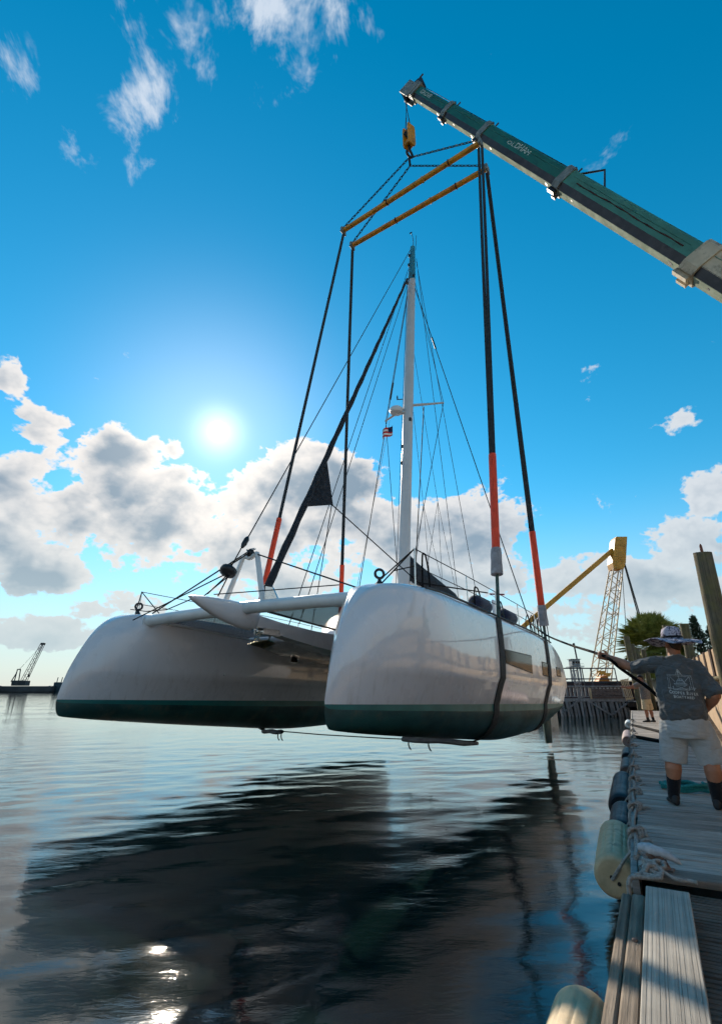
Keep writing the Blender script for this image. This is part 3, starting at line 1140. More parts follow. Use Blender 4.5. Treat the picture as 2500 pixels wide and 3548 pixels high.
# stanchions, lifelines and pulpits
ST_A = [1.78, 4.15, 6.0, 7.8, 9.5, 11.0]


def rail_pt(side, a, z):
    return Vector((side * (HX + min(half_beam(a, 1.7), .60) - .12), a, z))


for side in (1, -1):
    tops, mids = [], []
    for a in ST_A:
        zt = interp(TOP_A, TOP_Z, a)
        mb = MB()
        mb.tube([rail_pt(side, a, zt - .02), rail_pt(side, a, zt + .64)], .014, 8)
        put('stanchion', mb, M_steel, boat, 60, local=True)
        tops.append(rail_pt(side, a, zt + .63))
        mids.append(rail_pt(side, a, zt + .33))
    line('lifeline', tops, .009, M_wire)
    line('lifeline', mids, .008, M_wire)
    f0 = Vector((side * (HX + .05), 1.42, 1.95))
    mb = MB()
    mb.tube([tops[0], f0], .012, 8)
    mb.tube([mids[0], lerp(f0, tops[0], .35)], .010, 8)
    mb.tube([tops[0], (side * (HX - .35), 1.75, 1.98)], .012, 8)
    put('pulpit', mb, M_wire if side < 0 else M_rubber, boat, 60, local=True)
# rope loops hung over the rail, black
for (a, h, w, m) in ((2.05, .62, .10, M_rubber), (4.55, .50, .16, M_rubber), (6.25, .45, .09, M_wire), (9.8, .5, .1, M_wire)):
    c = rail_pt(1, a, 1.94)
    mb = MB()
    mb.tube(cr([c, c + Vector((0, .01, h * .6)), c + Vector((0, w * .4, h * .96)), c + Vector((0, w, h)), c + Vector((0, w * 1.7, h * .94)), c + Vector((.02, w * 2.2, h * .5)), c + Vector((.03, w * 2.3, 0))], 5), .016, 8)
    put('hanging_rope', mb, m, boat, 60, local=True)
line('fender_line', [rail_pt(1, 1.9, 2.0), rail_pt(1, 5.45, 2.45)], .014, M_rubber)
# gear on the aft deck
mb = MB()
mb.box((3.0, 8.2, 2.35), (.06, .5, .85), bev=.02)
put('side_board', mb, M_alu, boat, 40, local=True)
mb = MB()
mb.tube([(3.2, 7.7, 1.9), (3.2, 7.75, 2.75), (3.05, 7.6, 2.86), (3.4, 7.75, 2.84)], .022, 8)
mb.tube([(3.3, 8.0, 1.9), (3.22, 7.78, 2.7)], .016, 8)
put('winch_handle', mb, mat('red_webbing', (.25, .03, .05), .8), boat, 60, local=True)
for k in range(6):
    a = 8.6 + .42 * k
    mb = MB()
    c = rail_pt(1, a, 1.9)
    mb.tube(cr([c, c + Vector((-.05, .05, .3)), c + Vector((0, .16, .52 + .05 * (k % 3))), c + Vector((.02, .24, .25)), c + Vector((.02, .27, 0))], 4), .012, 6)
    put('coiled_sheet', mb, M_wire if k % 2 else M_rubber, boat, 60, local=True)

# rudder under the port hull
mb = MB()
rings = []
for z, a0, a1, w in ((-.15, 11.15, 12.0, .10), (-.6, 11.2, 11.97, .09), (-1.02, 11.27, 11.92, .075)):
    rings.append([(HX + w * math.sin(2 * math.pi * k / 12), lerp(a0, a1, .5 - .5 * math.cos(2 * math.pi * k / 12)), z) for k in range(12)])
mb.loft(rings)
put('rudder', mb, M_bottom, boat, 40, local=True)

# navy fenders lying on the port side deck
for i, (a, lab) in enumerate(((5.0, 'navy blue fender on the catamaran deck just before the front black strap'), (6.95, 'navy blue fender on the catamaran deck between the two orange slings'))):
    e = empty('boat_fender', BW(3.66, a, 1.95), B_ROT, lab, 'fender', 'fenders on the catamaran')
    mb = MB()
    prof = [(.03, -.46), (.10, -.43), (.155, -.36), (.165, -.2), (.165, .2), (.155, .36), (.10, .43), (.03, .46)]
    mb.lathe(prof, 16, Matrix.Translation((0, 0, .16)) @ Matrix.Rotation(R(90), 4, 'X'))
    put('fender_body', mb, M_navy, e, 60, local=True)
    for sgn in (-1, 1):
        mb = MB()
        mb.ball((0, sgn * .47, .17), .035, 8, 6)
        put('fender_eye', mb, M_black, e, 60, local=True)

# ---------------------------------------------------------------- lifting gear: slings, spreader bars, hook, crane boom
M_strap = mat('black_webbing', (.020, .022, .024), .75, var=.35, scale=14, bump=.3, bscale=80)
M_orange = mat('orange_sleeve', (.80, .055, .010), .55, var=.18, scale=9, bump=.4, bscale=14, stretch=(1, 1, .35))
M_greypad = mat('grey_chafe_sleeve', (.30, .29, .31), .9, var=.25, scale=10, bump=.5, bscale=40, dirt=(.07, .07, .07))
M_greenstrap = mat('worn_green_strap', (.06, .10, .09), .8, var=.4, scale=12, dirt=(.25, .26, .24), dirt_amt=.6)
M_yellow = mat('worn_yellow_paint', (.60, .25, .008), .45, var=.16, scale=3, dirt=(.10, .05, .02), dirt_amt=.55, dirt_scale=4)
M_chain = mat('dark_chain', (.020, .022, .025), .45, metal=.6, var=.3)
M_green = mat('green_crane_paint', (.012, .125, .085), .42, var=.10, scale=1.2, dirt=(.006, .04, .03), dirt_amt=.35, coat=.1)
M_green2 = mat('faded_green_crane_paint', (.05, .20, .15), .5, var=.14, scale=1.5, dirt=(.03, .06, .05), dirt_amt=.5)
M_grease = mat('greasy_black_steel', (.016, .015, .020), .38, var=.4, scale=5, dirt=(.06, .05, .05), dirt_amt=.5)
M_pale = mat('pale_green_plate', (.26, .30, .24), .95, spec=.05, var=.15, scale=2.5, dirt=(.16, .22, .16), dirt_amt=.75, dirt_scale=3.2)  # paler green than the boom sides, used for the bottom plates
M_rust = mat('rust_stain', (.055, .014, .010), .85, var=.4, scale=8)
M_collar = mat('grey_collar_steel', (.20, .22, .21), .5, var=.25, scale=6, dirt=(.03, .03, .03), dirt_amt=.6)
M_cream = mat('cream_crane_paint', (.52, .43, .30), .5, var=.15, scale=3, dirt=(.08, .05, .04), dirt_amt=.7)
M_white = mat('white_lettering', (.60, .66, .62), .6, var=.1, scale=8)

BAR = dict(FL=Vector((-.74, 15.93, 20.3)), FR=Vector((4.24, 12.32, 20.3)), RL=Vector((-.37, 16.68, 20.3)), RR=Vector((4.70, 13.26, 20.3)))
BX = (BAR['FR'] - BAR['FL']).normalized()
BY = Vector((0, 0, 1)).cross(BX)


def band(mb, pts, wdir, w, t):
    """flat webbing along pts; wdir is the direction of its width"""
    wd = Vector(wdir).normalized()
    rings = []
    P = [Vector(p) for p in pts]
    for i, p in enumerate(P):
        d = (P[min(i + 1, len(P) - 1)] - P[max(i - 1, 0)]).normalized()
        n = d.cross(wd).normalized()
        rings.append([p + wd * (w / 2) + n * (t * .3), p + wd * (w * .35) + n * (t / 2), p - wd * (w * .35) + n * (t / 2), p - wd * (w / 2) + n * (t * .3),
                      p - wd * (w / 2) - n * (t * .3), p - wd * (w * .35) - n * (t / 2), p + wd * (w * .35) - n * (t / 2), p + wd * (w / 2) - n * (t * .3)])
    mb.loft(rings)
    return mb


def hull_wrap(side, a, zmax, lift):
    """points down the outer hull side to the keel, in world space"""
    s = section(a)
    out = []
    for (h, z) in reversed(s[:-5]):
        if z <= zmax:
            out.append(BW(side * (HX + h + lift * (1 if z > -.3 else .4)), a, z - (lift if z < -.2 else 0)))
    return out


AFT = (B_ROT @ Vector((0, 1, 0)))


def make_sling(key, aP, aS, zP, zS, lab, fr_o, fr_p, fl_o, top_legs):
    root = empty('lifting_sling', BW(HX, aP, -.8), None, lab, 'sling', 'slings under the catamaran')
    dP, dS = BW(3.93, aP, zP), BW(-3.93, aS, zS)
    tP, tS = BAR[key + 'R'] - Vector((0, 0, .20)), BAR[key + 'L'] - Vector((0, 0, .20))
    # port leg: two straps, orange sleeve, grey sleeve, thin green strap, wide black strap round the hull
    v = BY if key == 'F' else BY
    o0, o1 = fr_o
    g0, g1 = fr_p
    for sgn in (-1, 1):
        mb = MB()
        sep = .062 * top_legs
        band(mb, [tP + BX * sep * sgn, lerp(tP, dP, .3) + BX * sep * .95 * sgn, lerp(tP, dP, o0 + .01) + BX * .035 * sgn], BX, .095, .035)
        put('strap', mb, M_strap, root, 60)
    mb = MB()
    pts, rad = [], []
    for k in range(15):
        t = k / 14
        pts.append(lerp(tP, dP, lerp(o0, o1, t)))
        rad.append(((.115 + .006 * math.sin(k * 2.1)), .095))
    mb.tube(pts, rad, 12)
    put('orange_sleeve', mb, M_orange, root, 60)
    mb = MB()
    pts = [lerp(tP, dP, lerp(g0 - .004, g1, k / 4)) for k in range(5)]
    mb.tube(pts, [(.14, .11), (.15, .125), (.155, .12), (.16, .13), (.165, .135)], 10)
    put('chafe_sleeve', mb, M_greypad, root, 60)
    mb = MB()
    band(mb, [lerp(tP, dP, g1 - .005), lerp(tP, dP, .97), dP + Vector((0, 0, .05))], BX, .075, .03)
    put('strap', mb, M_greenstrap, root, 60)
    mb = MB()
    hp = [dP + Vector((0, 0, .06))] + hull_wrap(1, aP, zP - .06, .014)
    band(mb, hp, AFT, .34, .02)
    put('hull_strap', mb, M_strap, root, 60)
    # belly between the hulls
    kP, kS = BW(HX, aP, interp(KEEL_A, KEEL_Z, aP) - .03), BW(-HX, aS, interp(KEEL_A, KEEL_Z, aS) - .03)
    mb = MB()
    band(mb, [hp[-1], kP, lerp(kP, kS, .33) - Vector((0, 0, .04)), lerp(kP, kS, .66) - Vector((0, 0, .04)), kS], AFT, .12, .02)
    put('belly_strap', mb, M_strap, root, 60)
    if key == 'F':
        for (a_, b_) in ((kP + (kP - kS).normalized() * .05, lerp(kP, kS, .27)), (kS, lerp(kS, kP, .11))):
            mb = MB()
            pts = [lerp(a_, b_, k / 6) - Vector((0, 0, .035 + .012 * math.sin(k * 1.7))) for k in range(7)]
            mb.tube(pts, [(.05, .035)] + [(.15, .055)] * 5 + [(.14, .06)], 10)
            put('chafe_sleeve', mb, M_greypad, root, 60)
        for b_ in (lerp(kP, kS, .25), lerp(kP, kS, .17), lerp(kS, kP, .10), lerp(kS, kP, .12)):
            mb = MB()
            mb.tube(cr([b_, b_ - Vector((.02, 0, .12)), b_ - Vector((.0, .02, .2)), b_ - Vector((-.03, 0, .24))], 4), .016, 6)
            put('tie_end', mb, M_rubber, root, 60)
    # starboard leg
    hs = [dS + Vector((0, 0, .06))] + hull_wrap(-1, aS, zS - .06, .014)
    mb = MB()
    band(mb, hs + [kS], AFT, .20, .02)
    put('hull_strap', mb, M_strap, root, 60)
    q0, q1 = fl_o
    mb = MB()
    band(mb, [tS, lerp(tS, dS, .4), lerp(tS, dS, q0 + .01)], BX, .14, .045)
    put('strap', mb, M_strap, root, 60)
    mb = MB()
    mb.tube([lerp(tS, dS, lerp(q0, q1, k / 8)) for k in range(9)], [(.12, .09)] * 9, 12)
    put('orange_sleeve', mb, M_orange, root, 60)
    mb = MB()
    band(mb, [lerp(tS, dS, q1 - .01), dS + Vector((0, 0, .03))], BX, .10, .03)
    put('strap', mb, M_strap, root, 60)
    return root


make_sling('F', 5.35, 5.9, 1.80, 1.80, 'front black lifting sling with orange sleeves, nearer the bows', (.752, .907), (.905, .938), (.763, .925), 1)
make_sling('R', 9.55, 10.6, 1.75, 1.75, 'rear black lifting sling with orange sleeves, nearer the stern', (.811, .946), (.944, .974), (.803, .92), .35)

# two yellow spreader bars
for key, lab in (('F', 'front yellow steel spreader bar, the upper one in the picture'), ('R', 'rear yellow steel spreader bar, the lower one in the picture')):
    a, b = BAR[key + 'L'], BAR[key + 'R']
    root = empty('spreader_bar', lerp(a, b, .5) - Vector((0, 0, .12)), None, lab, 'spreader bar', 'spreader bars')
    F = frame_to(a, b)
    Ln = (b - a).length
    mb = MB()
    mb.box((Ln / 2, 0, 0), (Ln, .16, .18), F, bev=.03)
    put('beam', mb, M_yellow, root, 30)
    for t in (.36, .62, .80):
        mb = MB()
        mb.box((Ln * t, 0, 0), (.05, .176, .196), F, bev=.01)
        put('joint_band', mb, M_rust if t != .62 else M_yellow, root, 30)
    for x in (-.02, Ln + .02):
        mb = MB()
        mb.box((x, 0, 0), (.10, .26, .30), F, bev=.03)
        mb.tube([F @ Vector((x, -.16, -.12)), F @ Vector((x, .16, -.12))], .05, 10)
        put('end_lug', mb, M_collar, root, 30)

HOOK = Vector((2.0, 14.55, 22.75))


def chain(p, q_, lab):
    mb = MB()
    n = int((q_ - p).length / .16)
    d = (q_ - p) / n
    F = frame_to(p, q_)
    x, y, z = F.col[0].xyz, F.col[1].xyz, F.col[2].xyz
    for i in range(n):
        c = p + d * (i + .5)
        sd = y if i % 2 else z
        L = d.length * .72
        ring = []
        for k in range(8):
            a = 2 * math.pi * k / 8
            ring.append(c + x * (L * math.cos(a)) + sd * (.036 * math.sin(a)))
        mb.tube(ring + [ring[0]], .016, 4, caps=False)
    return at_origin('lifting_chain', mb, M_chain, 60, label=lab, cat='chain', group='bridle chains')


chain(HOOK - Vector((0, 0, .02)), BAR['FL'] + Vector((0, 0, .16)), 'dark bridle chain from the hook to the left end of the front yellow bar')
chain(HOOK - Vector((0, 0, .02)), BAR['FR'] + Vector((0, 0, .16)), 'dark bridle chain from the hook to the right end of the front yellow bar')
HOOK2 = HOOK - Vector((-.03, -.05, .42))
chain(HOOK2, BAR['RL'] + Vector((0, 0, .16)), 'dark bridle chain from the hook to the left end of the rear yellow bar')
chain(HOOK2, BAR['RR'] + Vector((0, 0, .16)), 'dark bridle chain from the hook to the right end of the rear yellow bar')

# hook block
hb = empty('hook_block', HOOK - Vector((0, 0, .6)), None, 'yellow crane hook block hanging from the boom tip', 'hook block')
C = Vector((2.03, 14.55, 24.0))
FH = Matrix.Translation(C) @ Matrix.Rotation(R(35), 4, 'Z')
for sgn in (-1, 1):
    mb = MB()
    mb.prism([FH @ Vector(p) for p in ((-.17, sgn * .15, .55), (.17, sgn * .15, .55), (.20, sgn * .15, .35), (.20, sgn * .15, -.50), (.16, sgn * .15, -.62), (-.16, sgn * .15, -.62), (-.20, sgn * .15, -.50), (-.20, sgn * .15, .35))], FH.to_3x3() @ Vector((0, -.03, 0)), FH.to_3x3() @ Vector((0, .03, 0)))
    put('cheek_plate', mb, M_yellow, hb)
for k in (-1, 0, 1):
    mb = MB()
    mb.lathe([(.18, -.03), (.15, 0), (.18, .03)], 18, FH @ Matrix.Translation((0, k * .085, .18)) @ Matrix.Rotation(R(90), 4, 'X'))
    put('sheave', mb, M_grease, hb, 60)
mb = MB()
mb.box((0, 0, -.45), (.34, .28, .18), FH, bev=.03)
put('cross_head', mb, M_yellow, hb, 30)
mb = MB()
mb.tube([FH @ Vector(p) for p in cr([(0, 0, -.5), (0, 0, -.72), (.05, 0, -.86), (.14, 0, -1.0), (.10, 0, -1.17), (-.03, 0, -1.22), (-.14, 0, -1.13), (-.15, 0, -1.0)], 4)], .055, 8)
put('hook', mb, M_chain, hb, 60)
mb = MB()
mb.tube([HOOK + Vector((0, 0, -.05)), HOOK2 + Vector((0, 0, .02))], .05, 8)
put('shackle', mb, M_chain, hb, 60)

# telescopic boom of the shore crane
BT0, BE0 = Vector((2.31, 14.55, 26.95)), Vector((9.27, 10.08, 11.98))
BU = (BE0 - BT0).normalized()
BOOM_L = (BE0 - BT0).length
crane = empty('mobile_crane', BT0 + BU * (BOOM_L + 9.2), None, 'long green telescopic crane boom reaching over the catamaran from the right', 'crane')
bn = (Vector((0, 0, -1)) - BU * (-BU.z)).normalized()          # towards the underside
bs_ = BU.cross(bn).normalized()
if bs_.dot(-lerp(BT0, BE0, .6)) < 0:
    bs_ = -bs_                                                 # the side that faces the photographer


def bp_(t, s, n):
    return BT0 + BU * t + bs_ * s + bn * n


def boom_sec(t0, t1, h, side_m, k):
    w = h * .74
    hw, hh = w / 2, h / 2
    ch = h * .20
    P = [(hw * .82, -hh), (hw, -hh * .80), (hw, hh - ch * 1.35), (hw * .62, hh - .01), (-hw * .62, hh - .01), (-hw, hh - ch * 1.35), (-hw, -hh * .80), (-hw * .82, -hh)]
    mb = MB()
    mb.loft([[bp_(t, s, n) for s, n in P] for t in (t0, t1)])
    sec = put('boom_section', mb, side_m, crane)
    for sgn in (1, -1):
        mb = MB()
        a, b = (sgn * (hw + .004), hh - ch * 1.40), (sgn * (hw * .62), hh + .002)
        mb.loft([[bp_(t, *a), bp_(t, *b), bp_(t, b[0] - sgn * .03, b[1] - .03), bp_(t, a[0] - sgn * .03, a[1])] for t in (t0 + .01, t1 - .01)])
        put('chamfer_band', mb, M_grease, sec)  # dark band laid along each lower chamfer
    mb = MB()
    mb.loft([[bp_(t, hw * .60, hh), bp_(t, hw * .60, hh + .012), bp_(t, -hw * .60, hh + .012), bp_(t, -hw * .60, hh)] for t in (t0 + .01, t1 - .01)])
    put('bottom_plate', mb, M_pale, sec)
    mb = MB()
    mb.tube([bp_(t1 - .55, 0, hh - .02), bp_(t1 - .55, 0, hh + .018)], .07, 12)
    mb.tube([bp_(t0 + .9, .05, hh - .02), bp_(t0 + .9, .05, hh + .018)], .045, 12)
    put('pin_hole', mb, M_black, sec)
    mb = MB()
    mb.loft([[bp_(t, hw + .001, -hh * .42), bp_(t, hw + .012, -hh * .42), bp_(t, hw + .012, -hh * .42 + .012), bp_(t, hw + .001, -hh * .42 + .012)] for t in (t0 + .4, t1 - .4)])
    put('weld_seam', mb, M_green2, sec)
    return sec


def collar(t, h, th, m, ears=True):
    w = h * .74
    hw, hh = w / 2 + .05, h / 2 + .05
    mb = MB()
    P = [(hw * .8, -hh - .03), (hw, -hh * .8), (hw, hh * .60), (hw * .72, hh), (-hw * .72, hh), (-hw, hh * .60), (-hw, -hh * .8), (-hw * .8, -hh - .03)]
    mb.loft([[bp_(q_, s, n) for s, n in P] for q_ in (t, t + th)])
    c = put('collar', mb, m, crane)
    mb = MB()
    mb.loft([[bp_(q_, s, n) for s, n in ((hw * .5, hh - .02), (hw * .62, hh + .13), (hw * .2, hh + .14), (hw * .1, hh - .02))] for q_ in (t - .05, t + th * .9)])
    mb.loft([[bp_(q_, s, n) for s, n in ((-hw * .5, hh - .02), (-hw * .62, hh + .12), (-hw * .3, hh + .12), (-hw * .2, hh - .02))] for q_ in (t + .05, t + th * .8)])
    put('wear_pad', mb, M_cream if m is M_cream else M_grease, c)
    if ears:
        mb = MB()
        mb.tube([bp_(t + th / 2, -hw * .2, -hh), bp_(t + th / 2, -hw * .2, -hh - .25)], .03, 6)
        mb.box((0, 0, 0), (.10, .10, .10), Matrix.Translation(bp_(t + th / 2, hw * .4, -hh - .03)))
        put('rope_guide', mb, M_grease, c)
    return c


TB = [0.35, .185 * BOOM_L, .345 * BOOM_L, .625 * BOOM_L, .955 * BOOM_L, BOOM_L + 9.0]
HS = [.50, .57, .63, .71, .82]
secs_ = []
for k in range(5):
    m = (M_green, M_green, M_green, M_green2, M_cream)[k]
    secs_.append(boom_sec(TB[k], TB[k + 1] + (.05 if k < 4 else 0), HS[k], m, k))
    if k < 4:
        collar(TB[k + 1] - .1, HS[k + 1] - (.04 if k < 3 else 0), (.24, .26, .30, .48)[k], M_collar if k < 3 else M_cream)
# rust streak on the fourth section
mb = MB()
hw4 = HS[3] * .74 / 2
pts = []
for k in range(27):
    t = lerp(TB[3] + .7, TB[4] - .5, k / 26)
    pts.append(bp_(t, hw4 + .002, -.02 + .006 * math.sin(k * 1.3) + .012 * math.sin(k * .45)))
mb.tube(pts, [.008 + .016 * abs(math.sin(k * .9 + .6)) for k in range(27)], 6)
put('rust_streak', mb, M_rust, secs_[3], 60)
# hinge bracket above the third collar
mb = MB()
t3 = TB[3]
mb.tube([bp_(t3 + .15, -.1, -.5), bp_(t3 + .55, -.3, -1.05), bp_(t3 + 1.35, -.2, -.45)], .035, 8)
put('rope_bracket', mb, M_grease, crane, 60)
# boom head with sheaves
mb = MB()
mb.loft([[bp_(t, s, n) for s, n in ((.24, -.34), (.24, .30), (-.24, .30), (-.24, -.34))] for t in (.10, .5)])
mb.loft([[bp_(t, s, n) for s, n in ((.26, -.2), (.26, .42), (.2, .42), (.2, -.2))] for t in (-.38, .35)])
mb.loft([[bp_(t, s, n) for s, n in ((-.26, -.2), (-.26, .42), (-.2, .42), (-.2, -.2))] for t in (-.38, .35)])
head = put('boom_head', mb, M_collar, crane)
for k in range(4):
    for (t, n) in ((-.22, .22), (.12, -.32)):
        mb = MB()
        c = bp_(t, -.15 + k * .1, n)
        F = frame_to(c, c + bs_)
        mb.lathe([(.22, -.03), (.18, 0), (.22, .03)], 14, F @ Matrix.Rotation(R(90), 4, 'Y'))
        put('sheave', mb, M_grease, head, 60)
mb = MB()
mb.tube([bp_(-.1, .1, -.3), bp_(-.15, .1, -.72)], .04, 6)
put('limit_switch', mb, M_grease, head, 60)
for (s, ddx) in ((-.22, -.20), (-.12, -.14), (.10, .14), (.2, .20)):
    mb = MB()
    top = bp_(-.28, s, .30)
    mb.tube([top, C + Vector((ddx * .75, s * .4, .38))], .013, 6)
    put('hoist_rope', mb, M_wire, crane, 60)
mb = MB()
mb.tube([bp_(.1, 0, -.36), bp_(TB[2], 0, -.40), bp_(TB[3] + .2, 0, -.44), bp_(TB[5], 0, -.52)], .012, 6)
put('hoist_rope', mb, M_wire, crane, 60)


def text_mesh(txt, size, name, m, parent, M, depth=.003, font_scale=(1, 1), spacing=1.0):
    cu = bpy.data.curves.new(name, 'FONT')
    cu.body = txt
    cu.size = size
    cu.align_x = 'CENTER'
    cu.align_y = 'CENTER'
    cu.extrude = depth
    cu.space_character = spacing
    ob = bpy.data.objects.new(name, cu)
    COL.objects.link(ob)
    dg = bpy.context.evaluated_depsgraph_get()
    me = bpy.data.meshes.new_from_object(ob.evaluated_get(dg))
    bpy.data.objects.remove(ob)
    mb = MB()
    mb.add([M @ Vector((v.co.x * font_scale[0], v.co.y * font_scale[1], v.co.z)) for v in me.vertices], [tuple(p.vertices) for p in me.polygons])
    bpy.data.meshes.remove(me)
    return put(name, mb, m, parent)


def boom_text(txt, t, hk, size, n, sc):
    hw = HS[hk] * .74 / 2
    M = Matrix((BU, -bn, BU.cross(-bn))).transposed().to_4x4()
    if M.col[2].xyz.dot(bs_) < 0:
        M = Matrix((-BU, -bn, (-BU).cross(-bn))).transposed().to_4x4()
    M.translation = bp_(t, hw + .004, n)
    return text_mesh(txt, size, 'lettering', M_white, secs_[hk], M, .003, sc)


boom_text('GROVE', 1.25, 0, .24, -.06, (1.15, 1.0))
for j, ch in enumerate('OLDHAM'):
    hgt = (.62, .78, .98, 1.12, 1.05, .85)[j]
    boom_text(ch, .475 * BOOM_L + (j - 2.5) * .215, 2, .29, -.05 - .10 * (hgt - .6), (1.05, hgt))

# the carrier the boom stands on, on the yard to the right
PB = BT0 + BU * (BOOM_L + 8.6)
hd_ = Vector((-math.sin(R(27)), -math.cos(R(27)), 0))
CRM = frame_to(Vector((PB.x, PB.y, 2.72)), Vector((PB.x, PB.y, 2.72)) + hd_)
for (c, sz, nm, m) in (((-1.0, 0, 1.55), (5.2, 2.3, 1.2), 'turret', M_cream), ((-.6, 1.45, 1.75), (2.0, .8, 1.5), 'operator_cab', M_cream), ((.6, 0, .72), (10.5, 2.5, .55), 'carrier_chassis', M_grease), ((5.1, 0, 1.25), (1.7, 2.45, 1.3), 'driving_cab', M_cream), ((-3.7, 0, 1.6), (1.0, 2.4, 1.1), 'counterweight', M_green)):
    mb = MB()
    mb.box(c, sz, CRM, bev=.06)
    put(nm, mb, m, crane, 30)
for ax in (-3.4, -2.0, 2.4, 3.8):
    for sy in (-1, 1):
        mb = MB()
        mb.lathe([(.2, -.16), (.48, -.16), (.55, -.10), (.55, .10), (.48, .16), (.2, .16)], 20, CRM @ Matrix.Translation((ax, sy * 1.15, .55)) @ Matrix.Rotation(R(90), 4, 'X'))
        put('wheel', mb, M_black, crane, 50)

# ---------------------------------------------------------------- floating dock and what lies on it
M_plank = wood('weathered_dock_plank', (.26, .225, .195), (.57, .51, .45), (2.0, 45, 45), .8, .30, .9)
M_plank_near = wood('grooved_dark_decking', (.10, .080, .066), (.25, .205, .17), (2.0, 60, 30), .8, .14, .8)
M_timber = wood('old_brown_timber', (.10, .075, .055), (.30, .235, .175), (1.4, 26, 26), .8, .08, 1.0)
M_board = wood('pale_new_board', (.33, .295, .25), (.47, .425, .36), (.8, 60, 3), .7, .03, .35)
M_fascia = wood('grey_fascia', (.16, .16, .155), (.34, .33, .31), (2, 20, 20), .85, .05, .6)
M_greyrope = mat('grey_mooring_rope', (.36, .34, .31), .9, var=.3, scale=60, bump=.8, bscale=140)
M_teal = mat('teal_rope', (.015, .24, .25), .85, var=.35, scale=60, bump=.8, bscale=140)
M_iron = mat('rusty_cast_iron', (.16, .095, .070), .65, var=.3, scale=14, bump=.4, bscale=50, dirt=(.40, .42, .44), dirt_amt=.45, dirt_scale=6)
M_ironwhite = mat('worn_white_iron', (.48, .50, .52), .5, var=.3, scale=18, bump=.4, bscale=60, dirt=(.20, .14, .11), dirt_amt=.6, dirt_scale=9)
M_fcream = mat('cream_barrel_fender', (.62, .46, .27), .6, var=.22, scale=5, bump=.35, bscale=30, dirt=(.20, .13, .06), dirt_amt=.85, dirt_scale=5)
M_fnavy = mat('dark_blue_barrel_fender', (.012, .020, .030), .55, var=.3, scale=6, bump=.3, bscale=40, dirt=(.10, .11, .10), dirt_amt=.4)
M_fbrown = mat('brown_barrel_fender', (.17, .12, .10), .6, var=.25, scale=6, bump=.3, bscale=40)
M_fpink = mat('faded_pink_barrel_fender', (.34, .25, .24), .6, var=.25, scale=6, bump=.3, bscale=40)
M_fwhite = mat('pale_blue_fender', (.50, .56, .58), .5, var=.2, scale=6)
M_hole = mat('dark_hole', (.02, .015, .012), .9)
M_float = mat('grey_dock_float', (.05, .05, .05), .8, var=.3, dirt=(.03, .05, .03))

DZ = .74
DA = R(27)
DD = Vector((math.sin(DA), math.cos(DA), 0))
DRT = Vector((math.cos(DA), -math.sin(DA), 0))
D0 = Vector((2.54, 5.29, 0))
DM = Matrix((DRT, DD, Vector((0, 0, 1)))).transposed().to_4x4()
DW = 1.66


def dk(t, s, z=DZ):
    """dock coordinates: t along, s across from the water-side edge"""
    p = D0 + DD * t + DRT * s
    return Vector((p.x, p.y, z))


dock = empty('floating_dock', dk(0, 0, 0), DM, 'weathered grey plank dock running away beside the catamaran', 'dock')
T0, T1, PW = -1.50, 30.0, .142
mbp = MB()
mbp.box((0, 0, 0), (DW, PW - .019, .04), bev=.004)
me_p = mbp.mesh('plank', M_plank)
k = 0
t = T0 + .15
npl = int((T1 - t) / PW)
for k in range(npl):
    o = bpy.data.objects.new('plank', me_p)
    COL.objects.link(o)
    o.parent = dock
    tt = T0 + .24 + k * PW
    o.location = (DW / 2 + random.uniform(-.008, .008), tt, DZ - .02 + random.uniform(-.003, .003))
    o.rotation_euler = (random.uniform(-.006, .006), random.uniform(-.003, .003), random.uniform(-.006, .006))
mb = MB()
mb.box((DW / 2, T0 + .08, DZ - .02), (DW, .17, .045), bev=.006)
put('end_plank', mb, wood('brown_end_plank', (.17, .145, .12), (.33, .285, .24), (2, 40, 40), .75, .02, .6), dock, local=True)
mb = MB()
mb.box((-.03, (T0 + T1) / 2, DZ - .11), (.045, T1 - T0, .20), bev=.006)
put('edge_board', mb, M_fascia, dock, local=True)
mb = MB()
mb.box((DW + .03, (T0 + T1) / 2, DZ - .10), (.045, T1 - T0, .20), bev=.006)
put('edge_board', mb, M_fascia, dock, local=True)
for k in range(10):
    mb = MB()
    mb.box((DW / 2, T0 + .4 + k * 3.1 + 1.2, .30), (DW - .16, 2.7, .62), bev=.05)
    put('float', mb, M_float, dock, local=True)
mb = MB()
pts = []
for k in range(120):
    t = T0 + .3 + k * .25
    pts.append((-.015 + .012 * math.sin(k * 1.1), t, DZ + .012 + .008 * math.sin(k * .7)))
mb.tube(pts, .017, 6)
put('edge_rope', mb, M_greyrope, dock, 60, local=True)
for t in (-.55, .55, 1.45, 2.45, 3.6, 5.2, 7.2, 9.3, 11.8, 14.5, 18.0):
    mb = MB()
    for j in range(3):
        c = Vector((-.02 + .02 * j, t + .03 * j, DZ + .02))
        ring = [c + Vector((.045 * math.cos(a), .02 * math.sin(a * 2), .045 * math.sin(a))) for a in [2 * math.pi * q_ / 9 for q_ in range(10)]]
        mb.tube(ring, .016, 6)
    mb.tube(cr([(.02, t, DZ + .03), (.05, t + .04, DZ + .02), (.075, t + .01, DZ + .015)], 4), .012, 6)
    mb.tube(cr([(-.03, t, DZ + .03), (-.07, t - .05, DZ - .05), (-.06, t - .12, DZ - .2)], 4), .014, 6)
    put('rope_knot', mb, M_greyrope, dock, 60, local=True)

